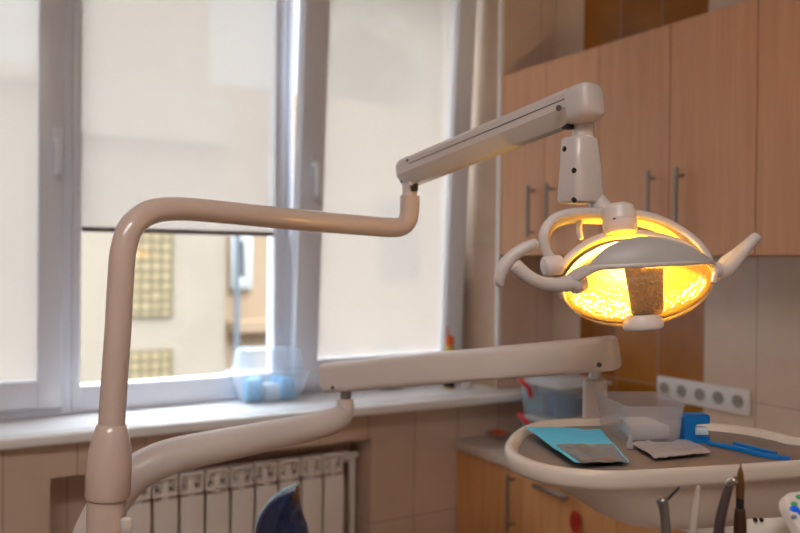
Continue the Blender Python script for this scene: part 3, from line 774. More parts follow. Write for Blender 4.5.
# yoke bands: outer bow over the head and inner carrier
def band(name, pts, ctr, dep, inw, th_, mat, endk=.7):
    P = catmull(pts, 6); bm = B(); n = len(P); rings = []
    c = V(ctr)
    for i, p in enumerate(P):
        tg = (P[min(i+1, n-1)]-P[max(0, i-1)]).normalized()
        inward = (c-p); inward = inward-tg*inward.dot(tg); inward = (inward-FW*inward.dot(FW)).normalized()
        u = i/(n-1); k = endk+(1-endk)*math.sin(math.pi*u)**.6
        w = (FW*dep+inward*inw)*k; wn = w.normalized(); nn = tg.cross(wn).normalized()
        if nn.dot(inward) > 0: nn = -nn
        h_ = w.length/2; cc = p+w*.5; ring = []
        # rounded rim towards the room, thin trailing web
        for (a_, b_) in ((-1, 0), (-.97, .8), (-.85, 1.25), (-.6, 1.3), (-.2, 1.0), (.5, .7), (.95, .6), (1, .3), (1, -.1), (.9, -.3), (.2, -.35), (-.35, -.5), (-.62, -.95), (-.8, -1.15), (-.94, -.9)):
            ring.append(cc+wn*h_*a_+nn*th_*b_)
        rings.append(ring)
    loft(bm, rings); return obj(name, bm, mat, lamp, ang=50)
yk = band('yoke', [D(553, 262, 1.275), D(545.5, 250, 1.275), D(542.5, 237, 1.275), D(547, 224, 1.278), D(559, 214.5, 1.283), D(578, 210.5, 1.29), D(602, 210.5, 1.30), D(630, 211.5, 1.305), D(655, 216, 1.31), D(678, 226, 1.31), D(696, 239, 1.297), D(707, 251, 1.285), D(712.5, 263, 1.275)],
          D(630, 275, 1.33), .036, .020, .0062, 'lampgrey', .45)
bm = B(); tube(bm, catmull([D(579.5, 222, 1.318), D(579, 230, 1.318), D(580.5, 237.5, 1.318)], 4), .0052, 14, .9); obj('stop_peg', bm, 'lampgrey', yk)
band('inner_carrier', [D(562, 266, 1.285), D(568, 257, 1.285), D(578, 248, 1.288), D(592, 239.5, 1.292), D(610, 233.5, 1.296), D(632, 231.5, 1.30), D(655, 234, 1.303), D(678, 240, 1.305), D(697, 250, 1.295), D(708, 262, 1.282)],
     D(632, 280, 1.33), .013, .011, .0046, 'lampgrey', .8)
# hub
a, b = D(617.5, 207, 1.300), D(621, 233.5, 1.290)
hx = (b-a).normalized(); Lh = (b-a).length
bm = B(); lathe(bm, a, hx, [(.010, -.0045), (.019, -.003), (.0255, .001), (.0275, .006), (.0275, Lh*.52), (.0270, Lh*.53), (.0270, Lh*.56), (.0278, Lh*.57), (.0270, Lh*.9), (.024, Lh)], 36); hb = obj('hub', bm, 'cream2', lamp)
pp = D(608, 222.5, 1.28); nrm = (pp-(a+hx*(pp-a).dot(hx))); 
cc = a+hx*Lh*.5; rd = (-FW*.85-CR*.5).normalized()
bm = B(); lathe(bm, cc+rd*.0268, rd, [(.0025, 0), (.0025, .0012)], 12); obj('screw', bm, 'dark', hb)
# handles
bm = B(); st = catmull([D(578, 281, 1.268), D(566, 284, 1.262), D(552, 284.5, 1.255), D(538, 281.5, 1.248), D(526, 275, 1.243), D(516, 266, 1.242)], 5)
tube(bm, st, radii(st, [(0, .0125), (.12, .0135), (.3, .0118), (.6, .0105), (1, .0115)]), 20, .6)
gp = catmull([D(535, 243.5, 1.245), D(522, 249.5, 1.242), D(510, 258.5, 1.240), D(502.5, 269, 1.239), D(499.5, 279, 1.239), D(500.5, 284, 1.239)], 6)
tube(bm, gp, radii(gp, [(0, .0085), (.15, .0095), (.5, .0105), (.8, .0095), (1, .0070)]), 20, .7)
bm2 = B(); lathe(bm2, D(577, 283, 1.266), (st[0]-st[3]), [(.0135, -.011), (.0165, -.007), (.0172, .003), (.0145, .012)], 26)
hl = obj('grip_handle', bm, 'lampgrey', lamp); obj('collar', bm2, 'lampgrey', hl)
bm = B(); st = catmull([D(717, 274.5, 1.288), D(721.5, 273.5, 1.299), D(727, 270.5, 1.31), D(734, 263, 1.315), D(742, 252.5, 1.32), D(749, 244, 1.322), D(755.5, 237.5, 1.325)], 5)
tube(bm, st, radii(st, [(0, .0105), (.35, .0115), (.6, .0105), (1, .0095)]), 20, .7)
gp = catmull([D(719, 267.5, 1.325), D(724, 262, 1.33), D(736, 253, 1.33), D(748, 243, 1.33)], 5)
tube(bm, gp, radii(gp, [(0, .006), (.4, .009), (1, .0075)]), 16, .6)
obj('grip_handle', bm, 'lampgrey', lamp)

# ------------------------------------------------------------------ instrument tray unit
TZ = 1.20
unit0 = D(100, 540, 1.30); ub = V((floorp.x-.05, floorp.y+.26, 0))
unit = thing('instrument_tray_unit', 'cream dental instrument tray on a jointed swing arm behind the lamp pole', 'dental unit', ub)
bm = B(); box(bm, ub+V((-.13, -.02, 0)), ub+V((.13, .2, .42)), bev=.03, seg=3); obj('base_cabinet', bm, 'cream2', unit)
ep = [ub+V((0, .06, .41)), ub+V((0, .05, .7)), D(84, 560, 1.42), D(100, 520, 1.42), D(117, 493, 1.43), D(135, 474, 1.445), D(165, 458.5, 1.475), D(200, 449.5, 1.52), D(250, 439.5, 1.60), D(300, 429.5, 1.69), D(328, 422.5, 1.745), D(339, 417.5, 1.785), D(344.5, 410, 1.80), D(345, 398.5, 1.80)]
pth = catmull(ep, 8); n = len(pth)
bm = B(); tube(bm, pth, radii(pth, [(0, .036), (.45, .034), (.85, .0275), (.93, .0215), (1, .0185)]), 28); obj('lower_arm', bm, 'cream2', unit)
bm = B(); lathe(bm, D(345.5, 401, 1.80), UP, [(.0125, -.01), (.0125, .030)], 22); obj('elbow_pin', bm, 'steel', unit)
bL, bR = D(326, 377.5, 1.83), D(617, 352.5, 1.53)
ax2 = (bR-bL).normalized(); sd2 = ax2.cross(UP).normalized(); hv2 = sd2.cross(ax2).normalized(); L2 = (bR-bL).length
oc = rect(.062, .067, .2, 4); bm = B(); rings = []
for s_, k in ((0, .86), (.004, .96), (.012, 1), (L2-.012, .98), (L2-.004, .94), (L2, .84)):
    rings.append([bL+ax2*s_+sd2*u*k+hv2*v*k for u, v in oc])
loft(bm, rings); ba = obj('upper_arm', bm, 'cream2', unit)
for s_, z_ in ((.035, -.022), (L2-.03, -.018)):
    bm = B(); lathe(bm, bL+ax2*s_+hv2*z_+sd2*.0305, sd2, [(.005, 0), (.005, .0015), (.003, .002)], 14); obj('screw', bm, 'groove', ba)
pt = D(595, 376, 1.58)
bm = B(); lathe(bm, V((pt.x, pt.y, pt.z-.006)), UP, [(.012, 0), (.012, .04)], 20); obj('post_pin', bm, 'chrome', unit)
bm = B(); pz = V((pt.x, pt.y, 0)); zt = pt.z-.004
lathe(bm, V((pt.x, pt.y, TZ-.075)), UP, [(.0235, 0), (.0235, zt-TZ+.062), (.022, zt-TZ+.071), (.016, zt-TZ+.075)], 28); obj('post', bm, 'cream2', unit)
out = [(504.5, 445), (509, 454.5), (526, 462.5), (554, 469), (600, 473), (650, 471.5), (720, 467.5), (800, 462), (858, 456.5), (884, 450.5), (872, 444.5), (835, 441), (800, 438), (780, 433.5), (752, 428), (716, 424), (650, 419.5), (590, 418.5), (545, 420.5), (520, 427), (509, 436)]
ol = catmull([Zp(x, y, TZ) for x, y in out], 5, closed=True)
cen = sum(ol, V())/len(ol)
def tr(s, dz, sh=0): return [cen+CR*sh+(p-cen)*s+UP*dz for p in ol]
bm = B(); loft(bm, [tr(.50, -.112, .06), tr(.60, -.106, .05), tr(.68, -.092, .045), tr(.76, -.070, .035), tr(.85, -.046, .02), tr(.915, -.033, .006), tr(.94, -.0285, .002), tr(.972, -.0265), tr(.99, -.0245), tr(1.0, -.019), tr(1.0, -.007), tr(.992, -.001), tr(.975, .002), tr(.945, .001), tr(.930, -.004), tr(.92, -.013)])
obj('tray', bm, 'tray', unit, ang=50)
bm = B(); loft(bm, [tr(.921, -.0135), tr(.921, -.0105)]); obj('tray_mat', bm, 'mat', unit)
TT = TZ-.0105
# bracket that carries tray on the post, and the instrument holder under the front edge
bm = B(); hexa(bm, pt*1+V((-.03, -.16, TZ-.112-pt.z)), pt*1+V((.03, -.16, TZ-.112-pt.z)), pt*1+V((.03, .03, TZ-.112-pt.z)), pt*1+V((-.03, .03, TZ-.112-pt.z)),
               pt*1+V((-.03, -.16, TZ-.07-pt.z)), pt*1+V((.03, -.16, TZ-.07-pt.z)), pt*1+V((.03, .03, TZ-.07-pt.z)), pt*1+V((-.03, .03, TZ-.07-pt.z)), bev=.006); obj('post_bracket', bm, 'cream2', unit)
hA, hB = D(650, 610, 1.04), D(770, 610, 1.06)
hd_ = (hB-hA).normalized(); hf = UP.cross(hd_).normalized()
HB = D(700, 610, 1.05).z
bm = B(); c1, c2 = hA-hd_*.02, hB+hd_*.02
for c in (c1, c2): c.z = HB
hexa(bm, c1-hf*.022-UP*.02, c2-hf*.022-UP*.02, c2+hf*.022-UP*.02, c1+hf*.022-UP*.02, c1-hf*.022+UP*.02, c2-hf*.022+UP*.02, c2+hf*.022+UP*.02, c1+hf*.022+UP*.02, bev=.008, seg=3)
hexa(bm, c1+hf*.02-UP*.015, c2+hf*.02-UP*.015, c2+hf*.16-UP*.015, c1+hf*.16-UP*.015, c1+hf*.02+UP*.012, c2+hf*.02+UP*.012, c2+hf*.16+UP*.012, c1+hf*.16+UP*.012, bev=.006)
obj('instrument_holder', bm, 'cream2', unit)
# control panel at the right end
pc = D(801, 513, 1.02)
pa = (CR*.95+FW*.3).normalized(); pn = (-FW*.75+UP*.66); pn = (pn-pa*pn.dot(pa)).normalized(); pu = pn.cross(pa)
bm = B(); ox = rect(.115, .075, .3, 6); pcx = pc+pa*.040-pu*.008
loft(bm, [[pcx+pa*u*k+pu*v*k+pn*z_ for u, v in ox] for k, z_ in ((.86, -.022), (1.0, -.014), (1.0, -.003), (.97, 0), (.9, .001))]); cp = obj('control_panel', bm, 'cream2', unit)
for (x, y, mt, s_) in ((799, 497, 'green', 1), (794, 504, 'green', 1), (794.5, 509, 'bluebtn', 1.4), (794, 517, 'greybtn', .8), (801, 513, 'bluebtn', 1)):
    rd = ray(x, y); d_ = (pcx+pn*.0012-CAM).dot(pn)/rd.dot(pn); q = CAM+rd*d_
    bm = B(); lathe(bm, q, pn, [(.0042*s_, -.001), (.0042*s_, .0008), (.0032*s_, .0014)], 16, pa, 1.2, .8); obj('button', bm, mt, cp)
# card plate under the tray
bm = B(); p_ = D(768, 532, 1.10)
hexa(bm, *[D(x, y, d) for x, y, d in ((747, 519, 1.10), (786, 517, 1.09), (800, 560, 1.09), (745, 560, 1.10))], *[D(x, y, d+.006) for x, y, d in ((747, 519, 1.10), (786, 517, 1.09), (800, 560, 1.09), (745, 560, 1.10))], bev=.002); pl_ = obj('side_plate', bm, 'paper', unit)
for x in (755, 761):
    bm = B(); lathe(bm, D(x, 519.5, 1.097), -FW, [(.0026, -.001), (.0026, .003), (.002, .004)], 12); obj('stud', bm, 'dark', pl_)

# ------------------------------------------------------------------ handpieces standing in the holder
def instr(name, label, cat, parts, base_px):
    bp = D(*base_px); t = thing(name, label, cat, bp, 'instruments in the holder below the tray')
    for nm, pts, rad, mat, re_ in parts:
        P = catmull([D(*p) for p in pts], 5) if len(pts) > 2 else [D(*p) for p in pts]
        bm = B(); tube(bm, P, radii(P, rad) if isinstance(rad, list) else rad, 18, re_); obj(nm, bm, mat, t)
    return t
instr('air_water_syringe', 'grey metal syringe with a thin bent nozzle, leftmost instrument below the tray', 'instrument',
      [('body', [(666, 591, 1.04), (666, 535, 1.04), (664.5, 512, 1.04), (662, 500, 1.04)], [(0, .0065), (.6, .0062), (.85, .0072), (1, .0078)], 'steel', .6),
       ('nozzle', [(664, 502, 1.04), (668, 499, 1.04), (674, 492.5, 1.04), (679, 487.5, 1.04)], .0018, 'dark', .5)], (666, 591, 1.04))
instr('saliva_ejector', 'pale slim suction tube standing between the syringe and the drill', 'instrument',
      [('tube', [(691, 591, 1.05), (693, 530, 1.05), (696, 506, 1.05), (698.5, 486.5, 1.05)], [(0, .0058), (.5, .005), (.8, .0036), (1, .0026)], 'tubing', .5)], (691, 591, 1.05))
instr('dental_drill', 'dark grey curved handpiece with a bright round head', 'instrument',
      [('body', [(717, 591, 1.05), (718.5, 535, 1.05), (722, 512, 1.05), (727, 493, 1.05), (730, 484, 1.05)], [(0, .0072), (.5, .0066), (.8, .0056), (1, .0046)], 'gunmetal', .3),
       ('drill_head', [(728.5, 483.5, 1.05), (735.5, 480, 1.043)], .0056, 'chrome', .4)], (717, 591, 1.05))
instr('ultrasonic_scaler', 'bronze and brown straight handpiece with a pointed needle tip', 'instrument',
      [('body', [(740, 591, 1.05), (740, 540, 1.05), (740, 509, 1.05)], [(0, .0085), (.7, .008), (1, .0066)], 'brownmetal', .2),
       ('ring', [(740, 510, 1.05), (740, 497, 1.05)], .0052, 'dark', .2),
       ('nose', [(740, 498, 1.05), (740.2, 486, 1.05), (740.3, 476, 1.05), (740.5, 468, 1.05)], [(0, .0052), (.4, .0056), (.75, .004), (1, .0016)], 'bronze', .3),
       ('tip', [(740.5, 469, 1.05), (740.7, 458.5, 1.05)], [(0, .0013), (1, .0008)], 'steel', .3)], (740, 591, 1.05))

# ------------------------------------------------------------------ things on the tray
def sheet(bm, c4, z, nx=14, ny=12, amp=.004, th_=.0012, seed=0, sub=None):
    """a crumpled sheet lying between four corner points (back left, back right, front right, front left)"""
    zz_ = z if isinstance(z, (list, tuple)) else [z]*4
    a, b, c, d = [Zp(x, y, q_) for (x, y), q_ in zip(c4, zz_)]
    u0, u1, v0, v1 = sub or (0, 1, 0, 1); g = []
    for j in range(ny+1):
        row = []
        for i in range(nx+1):
            u = u0+(u1-u0)*i/nx; v = v0+(v1-v0)*j/ny
            p = (a*(1-u)+b*u)*(1-v)+(d*(1-u)+c*u)*v
            h = .5+.5*noise.noise(V((u*3.1+seed, v*2.7, seed*1.7)))+.35*noise.noise(V((u*8+seed, v*7, 2.)))
            row.append(p+UP*max(.0005, amp*h))
        g.append(row)
    top = [[bm.verts.new(p+UP*th_) for p in r] for r in g]; bot = [[bm.verts.new(p) for p in r] for r in g]
    for j in range(ny):
        for i in range(nx):
            bm.faces.new((top[j][i], top[j][i+1], top[j+1][i+1], top[j+1][i])); bm.faces.new((bot[j+1][i], bot[j+1][i+1], bot[j][i+1], bot[j][i]))
    for i in range(nx):
        bm.faces.new((top[0][i+1], top[0][i], bot[0][i], bot[0][i+1])); bm.faces.new((top[ny][i], top[ny][i+1], bot[ny][i+1], bot[ny][i]))
    for j in range(ny):
        bm.faces.new((top[j][0], top[j+1][0], bot[j+1][0], bot[j][0])); bm.faces.new((top[j+1][nx], top[j][nx], bot[j][nx], bot[j+1][nx]))
PC = [(524, 428.5), (600, 431), (629, 463.5), (574, 464)]
ZP = [TZ+.004, TT+.004, TT+.003, TZ-.003]
t = thing('sterilization_pouch', 'blue paper sterilization pouch with a clear window on the left of the tray', 'pouch', Zp(570, 450, TT))
bm = B(); sheet(bm, PC, ZP, 16, 14, .005, .0012, 3); obj('paper_back', bm, 'cyan', t)
bm = B(); sheet(bm, PC, [q_+.0025 for q_ in ZP], 12, 10, .005, .0006, 3, (.12, .98, .52, 1.0)); f_ = obj('film_window', bm, 'film', t)
bm = B()
c_ = Zp(596, 458.5, TT+.008)
rows = [Zp(583+6*i, 461-.2*i, TT+.008) for i in range(6)]
tube(bm, catmull(rows, 4), .0042, 12, .8); M['brown'] = plain('brown_content', srgb(150, 112, 92), .6); obj('wrapped_tool', bm, 'brown', t)
# silver packet with its torn corner
t = thing('foil_packet', 'crumpled silver film packet lying in front of the clear box', 'packet', Zp(665, 455, TT))
bm = B(); sheet(bm, [(629, 446), (690, 444.5), (711, 456.5), (655, 462)], TT+.0005, 16, 12, .012, .0008, 9); obj('packet_sheet', bm, 'foil', t)
bm = B(); a = Zp(630, 449, TT+.004); hexa(bm, a+CR*-.006, a+CR*.006, a+CR*.006+FW*.004, a-CR*.006+FW*.004, a+UP*.024-CR*.001, a+UP*.022+CR*.003, a+UP*.022+CR*.003+FW*.002, a+UP*.024-CR*.001+FW*.002, bev=.0008); obj('torn_corner', bm, 'foil', t)

def clear_box(bm, bot, top, wall=.0016, floor_=.002, lip=.003):
    """open box: 4 bottom corners, 4 top corners (front left, front right, back right, back left)"""
    bc = sum(bot, V())/4; tcn = sum(top, V())/4
    def rnd(c4, r_=.012):
        o_ = []
        for i in range(4):
            p, q, s = c4[i], c4[i-1], c4[(i+1) % 4]
            a_ = p+(q-p).normalized()*r_; b_ = p+(s-p).normalized()*r_
            for k in range(5):
                t_ = k/4; o_.append(a_*(1-t_)**2+p*2*t_*(1-t_)+b_*t_**2)
        return o_
    ob, ot = rnd(bot), rnd(top)
    sh = lambda ps, c, w: [p+(c-p).normalized()*w for p in ps]
    olip = [p+(p-tcn).normalized()*lip for p in ot]
    rings = [ob, ot, olip, [p+UP*.002 for p in olip], [p+UP*.002 for p in sh(ot, tcn, wall)], [p+UP*floor_ for p in sh(ob, bc, wall)]]
    loft(bm, rings)
zt_ = TT+.064
tp = [Zp(626, 408, zt_), Zp(686, 407, zt_), Zp(658, 392.5, zt_), Zp(595, 392.5, zt_)]
cc = sum(tp, V())/4
bt = [V((cc.x+(p.x-cc.x)*.9, cc.y+(p.y-cc.y)*.9, TT+.0005)) for p in tp]
bm = B(); clear_box(bm, bt, tp)
own('storage_box', bm, 'clearbox', 'clear plastic box holding white gauze on the middle of the tray', 'box', (cc.x, cc.y, TT))
g0 = [bt[0].lerp(bt[2], .1), bt[1].lerp(bt[3], .12), bt[2].lerp(bt[0], .28), bt[3].lerp(bt[1], .28)]
bm = B()
g0 = [V((p.x, p.y, TT+.0032)) for p in g0]
hexa(bm, *g0, *[p+UP*.024 for p in g0], bev=.003)
own('gauze_stack', bm, 'gauze', 'stack of white gauze squares inside the clear box on the tray', 'gauze', sum(g0, V())/4)
# blue stand, a C standing on edge
c0 = Zp(697, 443.5, TT); w_, h_ = .046, .049
ux = (CR*.97+FW*.1); ux.z = 0; ux.normalize(); uy = UP.cross(ux)
pf = [(-.5, 0), (.5, 0), (.5, .22), (-.02, .24), (-.08, .34), (-.08, .56), (-.02, .66), (.5, .68), (.5, .93), (.42, 1), (-.36, 1), (-.5, .88)]
bm = B(); prism(bm, [c0+ux*u*w_+UP*(v*h_+.0005)-uy*.0 for u, v in pf], uy*.024)
own('blue_stand', bm, 'blue', 'blue plastic C-shaped holder standing beside the clear box', 'holder', c0, ang=20)
bm = B(); bxp = c0+ux*.012+UP*.014+uy*.004; hexa(bm, bxp-UP*.001-ux*.013, bxp-UP*.001+ux*.012, bxp-UP*.001+ux*.012+uy*.014, bxp-UP*.001-ux*.013+uy*.014, bxp-ux*.012+UP*.014, bxp+ux*.010+UP*.012, bxp+ux*.010+uy*.014+UP*.012, bxp-ux*.012+uy*.014+UP*.014, bev=.002)
own('cotton_roll', bm, 'packet_pale', 'pale wad held in the opening of the blue holder', 'cotton', bxp-UP*.001)
def strip(name, label, pts, w, mat):
    P = catmull([Zp(x, y, TT+.004) for x, y in pts], 5); bm = B(); n = len(P); rings = []
    for i, p in enumerate(P):
        tg = (P[min(n-1, i+1)]-P[max(0, i-1)]).normalized(); s_ = tg.cross(UP).normalized(); k = w*(1 if .1 < i/(n-1) < .95 else .75)
        rings.append([p+s_*u*k+UP*v for u, v in ((-.5, -.0025), (.5, -.0025), (.5, .002), (.3, .0035), (-.3, .0035), (-.5, .002))])
    loft(bm, rings); own(name, bm, mat, label, 'tweezers' if 'tweezers' in name else 'spatula', P[0]-UP*.0025, 'blue plastic tools on the tray')
strip('plastic_tweezers', 'long blue plastic tweezers running from the blue holder towards the right tray edge', [(708, 443), (725, 446), (745, 450.5), (765, 455.5), (790, 458.5)], .008, 'blue')
strip('plastic_spatula', 'short blue plastic spatula lying behind the long tweezers', [(734, 443.5), (748, 447), (762, 450.5), (776, 454)], .007, 'blue')

# ------------------------------------------------------------------ boxes on the worktop
def bin_(cx, cy, z, label, cols):
    w_, d_, h_ = .20, .24, .125       # along Y, along X, up
    t = thing('storage_bin', label, 'box', (cx, cy, z), 'lidded plastic boxes on the worktop')
    bm = B(); b4 = [V((cx-d_/2*.94, cy+w_/2*.94, z+.001)), V((cx-d_/2*.94, cy-w_/2*.94, z+.001)), V((cx+d_/2*.94, cy-w_/2*.94, z+.001)), V((cx+d_/2*.94, cy+w_/2*.94, z+.001))]
    t4 = [V((cx-d_/2, cy+w_/2, z+h_*.82)), V((cx-d_/2, cy-w_/2, z+h_*.82)), V((cx+d_/2, cy-w_/2, z+h_*.82)), V((cx+d_/2, cy+w_/2, z+h_*.82))]
    clear_box(bm, b4, t4); obj('body', bm, 'bluebin', t)
    bm = B(); box(bm, (cx-d_/2-.006, cy-w_/2-.006, z+h_*.845), (cx+d_/2+.006, cy+w_/2+.006, z+h_*.93), bev=.003); box(bm, (cx-d_/2+.02, cy-w_/2+.02, z+h_*.92), (cx+d_/2-.02, cy+w_/2-.02, z+h_), bev=.003); obj('lid', bm, 'lidwhite', t)
    y_ = cy+w_/2*.62
    P = catmull([V((cx-d_/2+.004, y_+.03, z+h_*.93)), V((cx-d_/2-.012, y_+.028, z+h_*.92)), V((cx-d_/2-.017, y_, z+h_*.86)), V((cx-d_/2-.014, y_-.025, z+h_*.72)), V((cx-d_/2-.010, y_-.032, z+h_*.5))], 5)
    bm = B(); tube(bm, P, .008, 14, .5); obj('clip', bm, 'red', t)
    return t
bc_ = Xp(527, 424, 1.77)
bp = Zp(548, 434, CZ); cx, cy = 1.96, Xp(520, 400, 1.84).y-.10
bin_(cx, cy, CZ+.001, 'lower clear plastic box with a red clip, standing on the worktop', None)
bin_(cx, cy, CZ+.1285, 'upper clear plastic box with a red clip, blue packets inside', None)
def packet(loc, s, rz, mat, label, group, name='blue_packet'):
    bm = B(); t_ = bmesh.new(); bmesh.ops.create_cube(t_, size=1); bmesh.ops.subdivide_edges(t_, edges=t_.edges[:], cuts=3, use_grid_fill=True)
    for v in t_.verts:
        k = 1-.12*max(abs(v.co.x), abs(v.co.y))*2*(1 if abs(v.co.z) > .2 else .1)
        v.co = V((v.co.x*s[0], v.co.y*s[1], (v.co.z+.5)*s[2]*max(.3, k)))
        v.co += V((noise.noise(v.co*40+V(loc))*.003, noise.noise(v.co*37+V(loc)*2)*.003, 0))
    t_.transform(Matrix.Translation(loc) @ Matrix.Rotation(rz, 4, 'Z')); merge(bm, t_)
    return own(name, bm, mat, label, 'packet', loc, group, ang=60)
z0 = CZ+.1285+.004
packet((cx-.068, cy+.045, z0), (.07, .06, .08), .2, 'packet_light', 'light blue packet at the left inside the upper clear box', 'packets in the worktop boxes')
packet((cx-.065, cy-.04, z0), (.08, .07, .082), -.1, 'packet_dark', 'dark blue packet at the right inside the upper clear box', 'packets in the worktop boxes')
packet((cx+.04, cy+.0, z0), (.08, .12, .06), .1, 'packet_dark', 'dark blue packet at the back inside the upper clear box', 'packets in the worktop boxes')
z0 = CZ+.001+.004
packet((cx-.07, cy+.04, z0), (.07, .07, .06), .1, 'packet_light', 'blue packet at the left inside the lower clear box', 'packets in the worktop boxes')
packet((cx-.06, cy-.04, z0), (.08, .07, .05), -.2, 'packet_pale', 'pale packet at the right inside the lower clear box', 'packets in the worktop boxes', 'pale_packet')
# small dish on the worktop corner
p = Yp(498, 434, 2.345); p.z = CZ
t = thing('small_dish', 'small pinkish dish with something orange in it, under the sill end', 'dish', p)
bm = B(); lathe(bm, p+UP*.0006, UP, [(.02, 0), (.034, .010), (.040, .020), (.038, .020), (.030, .010), (.01, .004)], 28); M['pinkdish'] = plain('pink_ceramic', srgb(190, 150, 140), .35); obj('bowl', bm, 'pinkdish', t)
own_bm = B(); lathe(own_bm, p+UP*.006, UP, [(.008, 0), (.026, .006), (.028, .014), (.018, .022), (.004, .025)], 20)
own('orange_candy', own_bm, 'orange', 'small orange heap inside the pinkish dish on the worktop', 'candy', p+UP*.006)

# ------------------------------------------------------------------ things on the sill
p0 = Zp(240, 404, SILL); p1 = Zp(304, 400, SILL)
ctr = (p0+p1)/2+V((.004, .055, 0)); w_ = (p1-p0).length*.5; e = (p1-p0).normalized(); f_ = UP.cross(e).normalized()
dp = .06
t = thing('food_container', 'milky lidded plastic container of blue packets on the window sill', 'container', (ctr.x, ctr.y, SILL))
b4 = [V((ctr.x, ctr.y, SILL+.001))+e*sx*w_*.9+f_*sy*dp*.9 for sx, sy in ((-1, -1), (1, -1), (1, 1), (-1, 1))]
t4 = [V((ctr.x, ctr.y, SILL+.098))+e*sx*w_*1.2+f_*sy*dp*1.1 for sx, sy in ((-1, -1), (1, -1), (1, 1), (-1, 1))]
bm = B(); clear_box(bm, b4, t4, lip=.008); obj('body', bm, 'milkybody', t)
bm = B(); oc = rect(2*w_*1.06, 2*dp*1.08, .2, 5); zc_ = SILL+.103
cv = V((ctr.x, ctr.y, 0))
loft(bm, [[cv+UP*(zc_+z_)+e*u*k+f_*v*k for u, v in oc] for k, z_ in ((1.0, 0), (1.02, .003), (1.0, .008), (.95, .012), (.92, .062), (.87, .075), (.76, .079))]); obj('lid', bm, 'milky', t)
gl = 'crumpled blue packet seen through the milky container on the sill'
for i, (u, v, mt) in enumerate(((-.52, -.38, 'packet'), (.02, -.42, 'packet_pale'), (.50, -.38, 'packet'), (.34, .30, 'packet'), (-.34, .30, 'packet'))):
    pk = packet(cv+UP*(SILL+.005)+e*u*w_*1.02+f_*v*dp*1.0, (w_*.49, .042, .078 if mt == 'packet' else .06), .12*i, mt,
           ['blue packet at the front left inside the milky sill container', 'pale packet at the front middle inside the milky sill container', 'blue packet at the front right inside the milky sill container', 'blue packet at the back right inside the milky sill container', 'blue packet at the back left inside the milky sill container'][i],
           'packets in the sill container', 'pale_packet' if mt == 'packet_pale' else 'blue_packet')
# bottle with orange label behind the arm
p = Zp(449, 388.5, SILL); t = thing('spray_bottle', 'small bottle with an orange band on the sill near the window corner', 'bottle', p)
hgt = (388.5-326)/FPX*((p-CAM).dot(FW)); rr = .022
bm = B(); lathe(bm, p+UP*.0005, UP, [(rr*.9, 0), (rr, .004), (rr, hgt*.58), (rr*.8, hgt*.66), (rr*.5, hgt*.7)], 24); M['amber'] = plain('yellow_bottle', srgb(206, 176, 84), .3); obj('body', bm, 'amber', t)
bm = B(); lathe(bm, p, UP, [(rr*1.02, hgt*.03), (rr*1.03, hgt*.035), (rr*1.03, hgt*.2), (rr*1.02, hgt*.205)], 24); obj('label_band', bm, 'dark', t)
bm = B(); lathe(bm, p, UP, [(rr*.6, hgt*.69), (rr*.75, hgt*.7), (rr*.75, hgt*.82), (rr*.6, hgt*.84)], 20); obj('cap', bm, 'orange', t)
bm = B(); tube(bm, [p+UP*hgt*.83, p+UP*hgt*1.0+V((-.012, .004, 0))], .0035, 8, .6); obj('nozzle', bm, 'red', t)
p = Zp(467, 387, SILL); bm = B(); lathe(bm, p+UP*.0005, UP, [(.016, 0), (.018, .003), (.018, .028), (.014, .032)], 20)
own('white_jar', bm, 'socket', 'tiny white jar on the sill right of the bottle', 'jar', p)
p = Zp(392, 388.5, SILL); bm = B()
t_ = bmesh.new(); merge(bm, t_)
lathe(bm, p+UP*.0005, UP, [(.05, 0), (.055, .003), (.057, .008), (.05, .010), (.045, .005), (.02, .004)], 28, V((1, 0, 0)), 1.0, .6)
own('metal_dish', bm, 'steel', 'flat grey metal dish on the window sill behind the arm', 'dish', p)

# ------------------------------------------------------------------ dental chair headrest at the bottom edge
d_ = 1.0
hc = D(282, 520, d_); fl = V((hc.x-.1, hc.y-.15, 0))
ch = thing('dental_chair', 'dark blue dental chair, only its curved headrest tip in view before the radiator', 'chair', fl)
# the curved wing: a thick shell following the crescent outline
bm = B(); rows = []
edge_l = [(297, 484.5), (284, 490), (271, 500), (262, 512), (257, 525), (255, 545), (256, 570)]
edge_r = [(298.5, 486), (299, 495), (300, 507), (303, 518), (307, 528), (310, 545), (311, 570)]
EL, ER = catmull([D(x, y, d_) for x, y in edge_l], 5), catmull([D(x, y, d_+.01) for x, y in edge_r], 5)
rings = []
for a, b in zip(EL, ER):
    w_ = (b-a); top_, bot_ = [], []
    for k in range(9):
        u = k/8; bul = math.sin(math.pi*u); top_.append(a+w_*u-FW*(.020*bul+.006)); bot_.append(a+w_*u+FW*(-.004*bul+.008))
    rings.append(top_+list(reversed(bot_)))
loft(bm, rings); hr = obj('headrest', bm, 'navy', ch, ang=60)
bm = B(); tube(bm, [p-FW*.001 for p in EL], .0018, 10, .5); obj('piping', bm, 'lightblue', hr)
hb_ = D(284, 570, d_)
bm = B(); tube(bm, [hb_+UP*.02, V((hb_.x-.03, hb_.y-.05, hb_.z-.16))], .016, 14); obj('headrest_stem', bm, 'chrome', ch)
q = V((hb_.x-.03, hb_.y-.05, hb_.z-.15)); dv = V((-.35, -.80, 0)).normalized(); sdv = dv.cross(UP)
bm = B(); oc = rect(.46, .09, .4, 5)
loft(bm, [[q+dv*s_*.42-UP*s_*.34+sdv*u*k+(UP*.8+dv*.6)*v for u, v in oc] for s_, k in ((0, .6), (.1, .8), (.5, 1), (1.0, .95))]); obj('backrest', bm, 'navy', ch)
q2 = q+dv*.40-UP*.34
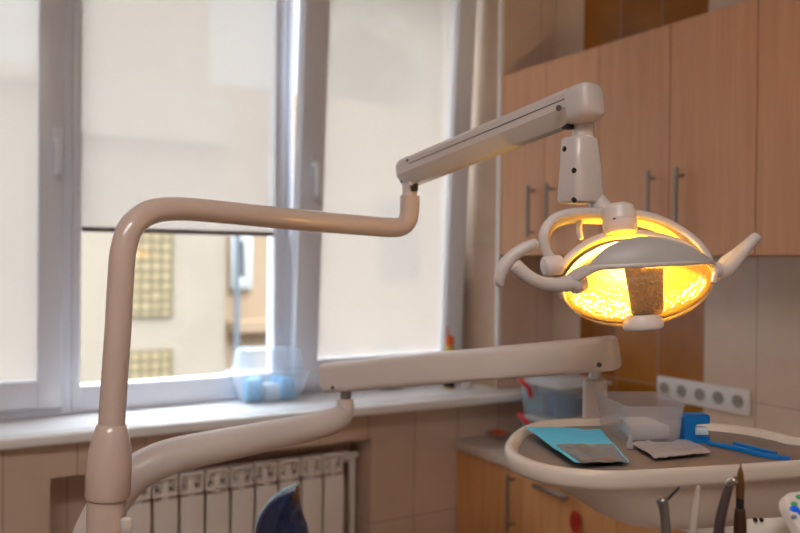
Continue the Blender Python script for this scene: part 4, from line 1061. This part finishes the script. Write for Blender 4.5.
bm = B(); loft(bm, [[q2+dv*s_+sdv*u*k+UP*v for u, v in oc] for s_, k in ((0, .95), (.3, 1), (.8, .85), (.95, .7))]); obj('seat', bm, 'navy', ch)
q3 = q2+dv*.35; q3.z = 0
bm = B(); lathe(bm, q3, UP, [(.28, 0), (.28, .04), (.10, .07), (.09, q2.z-.04)], 32); obj('pedestal', bm, 'cream2', ch)

# ------------------------------------------------------------------ light
t = thing('ceiling_fill_panel', 'unseen white ceiling panel added as fill light over the middle of the room', 'light', (-.4, -.4, 3.0))  # out-of-view emissive panel, added to raise the room's ambient light
bm = B(); box(bm, (-1.1, -.75, 2.955), (.3, -.05, 2.999), bev=.006); obj('housing', bm, 'socket', t)
bm = B(); box(bm, (-1.06, -.71, 2.948), (.26, -.09, 2.954)); obj('diffuser', bm, 'panel', t, smooth=False)

w = bpy.data.worlds.new('sky'); sc.world = w; w.use_nodes = True; nt = w.node_tree
bg = nt.nodes['Background']; bg.inputs['Color'].default_value = (.84, .93, 1.0, 1)
tcw = N(nt, 'ShaderNodeTexCoord'); spw = N(nt, 'ShaderNodeSeparateXYZ'); nt.links.new(tcw.outputs['Generated'], spw.inputs[0])
mrw = N(nt, 'ShaderNodeMapRange'); mrw.inputs['From Min'].default_value = .32; mrw.inputs['From Max'].default_value = .85; mrw.inputs['To Min'].default_value = .95; mrw.inputs['To Max'].default_value = 17.0
nt.links.new(spw.outputs['Z'], mrw.inputs['Value']); nt.links.new(mrw.outputs[0], bg.inputs['Strength'])   # overcast sky, brightest overhead
def portal(x0, x1, z0, z1, y):
    l = bpy.data.lights.new('window_portal', 'AREA'); l.shape = 'RECTANGLE'; l.size = x1-x0; l.size_y = z1-z0
    o = bpy.data.objects.new('window_portal', l); COL.objects.link(o); o.location = ((x0+x1)/2, y, (z0+z1)/2)
    o.rotation_euler = (R(-90), 0, 0); l.cycles.is_portal = True
portal(WIN0, XC, SILL, WTOP, 2.79)

cy = sc.cycles
cy.max_bounces = 10; cy.diffuse_bounces = 5; cy.glossy_bounces = 4; cy.transmission_bounces = 6; cy.transparent_max_bounces = 24
cy.caustics_reflective = True; cy.caustics_refractive = True; cy.sample_clamp_indirect = 6; cy.use_denoising = True
vs_ = sc.view_settings; vs_.view_transform = 'Standard'; vs_.look = 'None'; vs_.exposure = .8; vs_.gamma = 1; vs_.use_curve_mapping = False
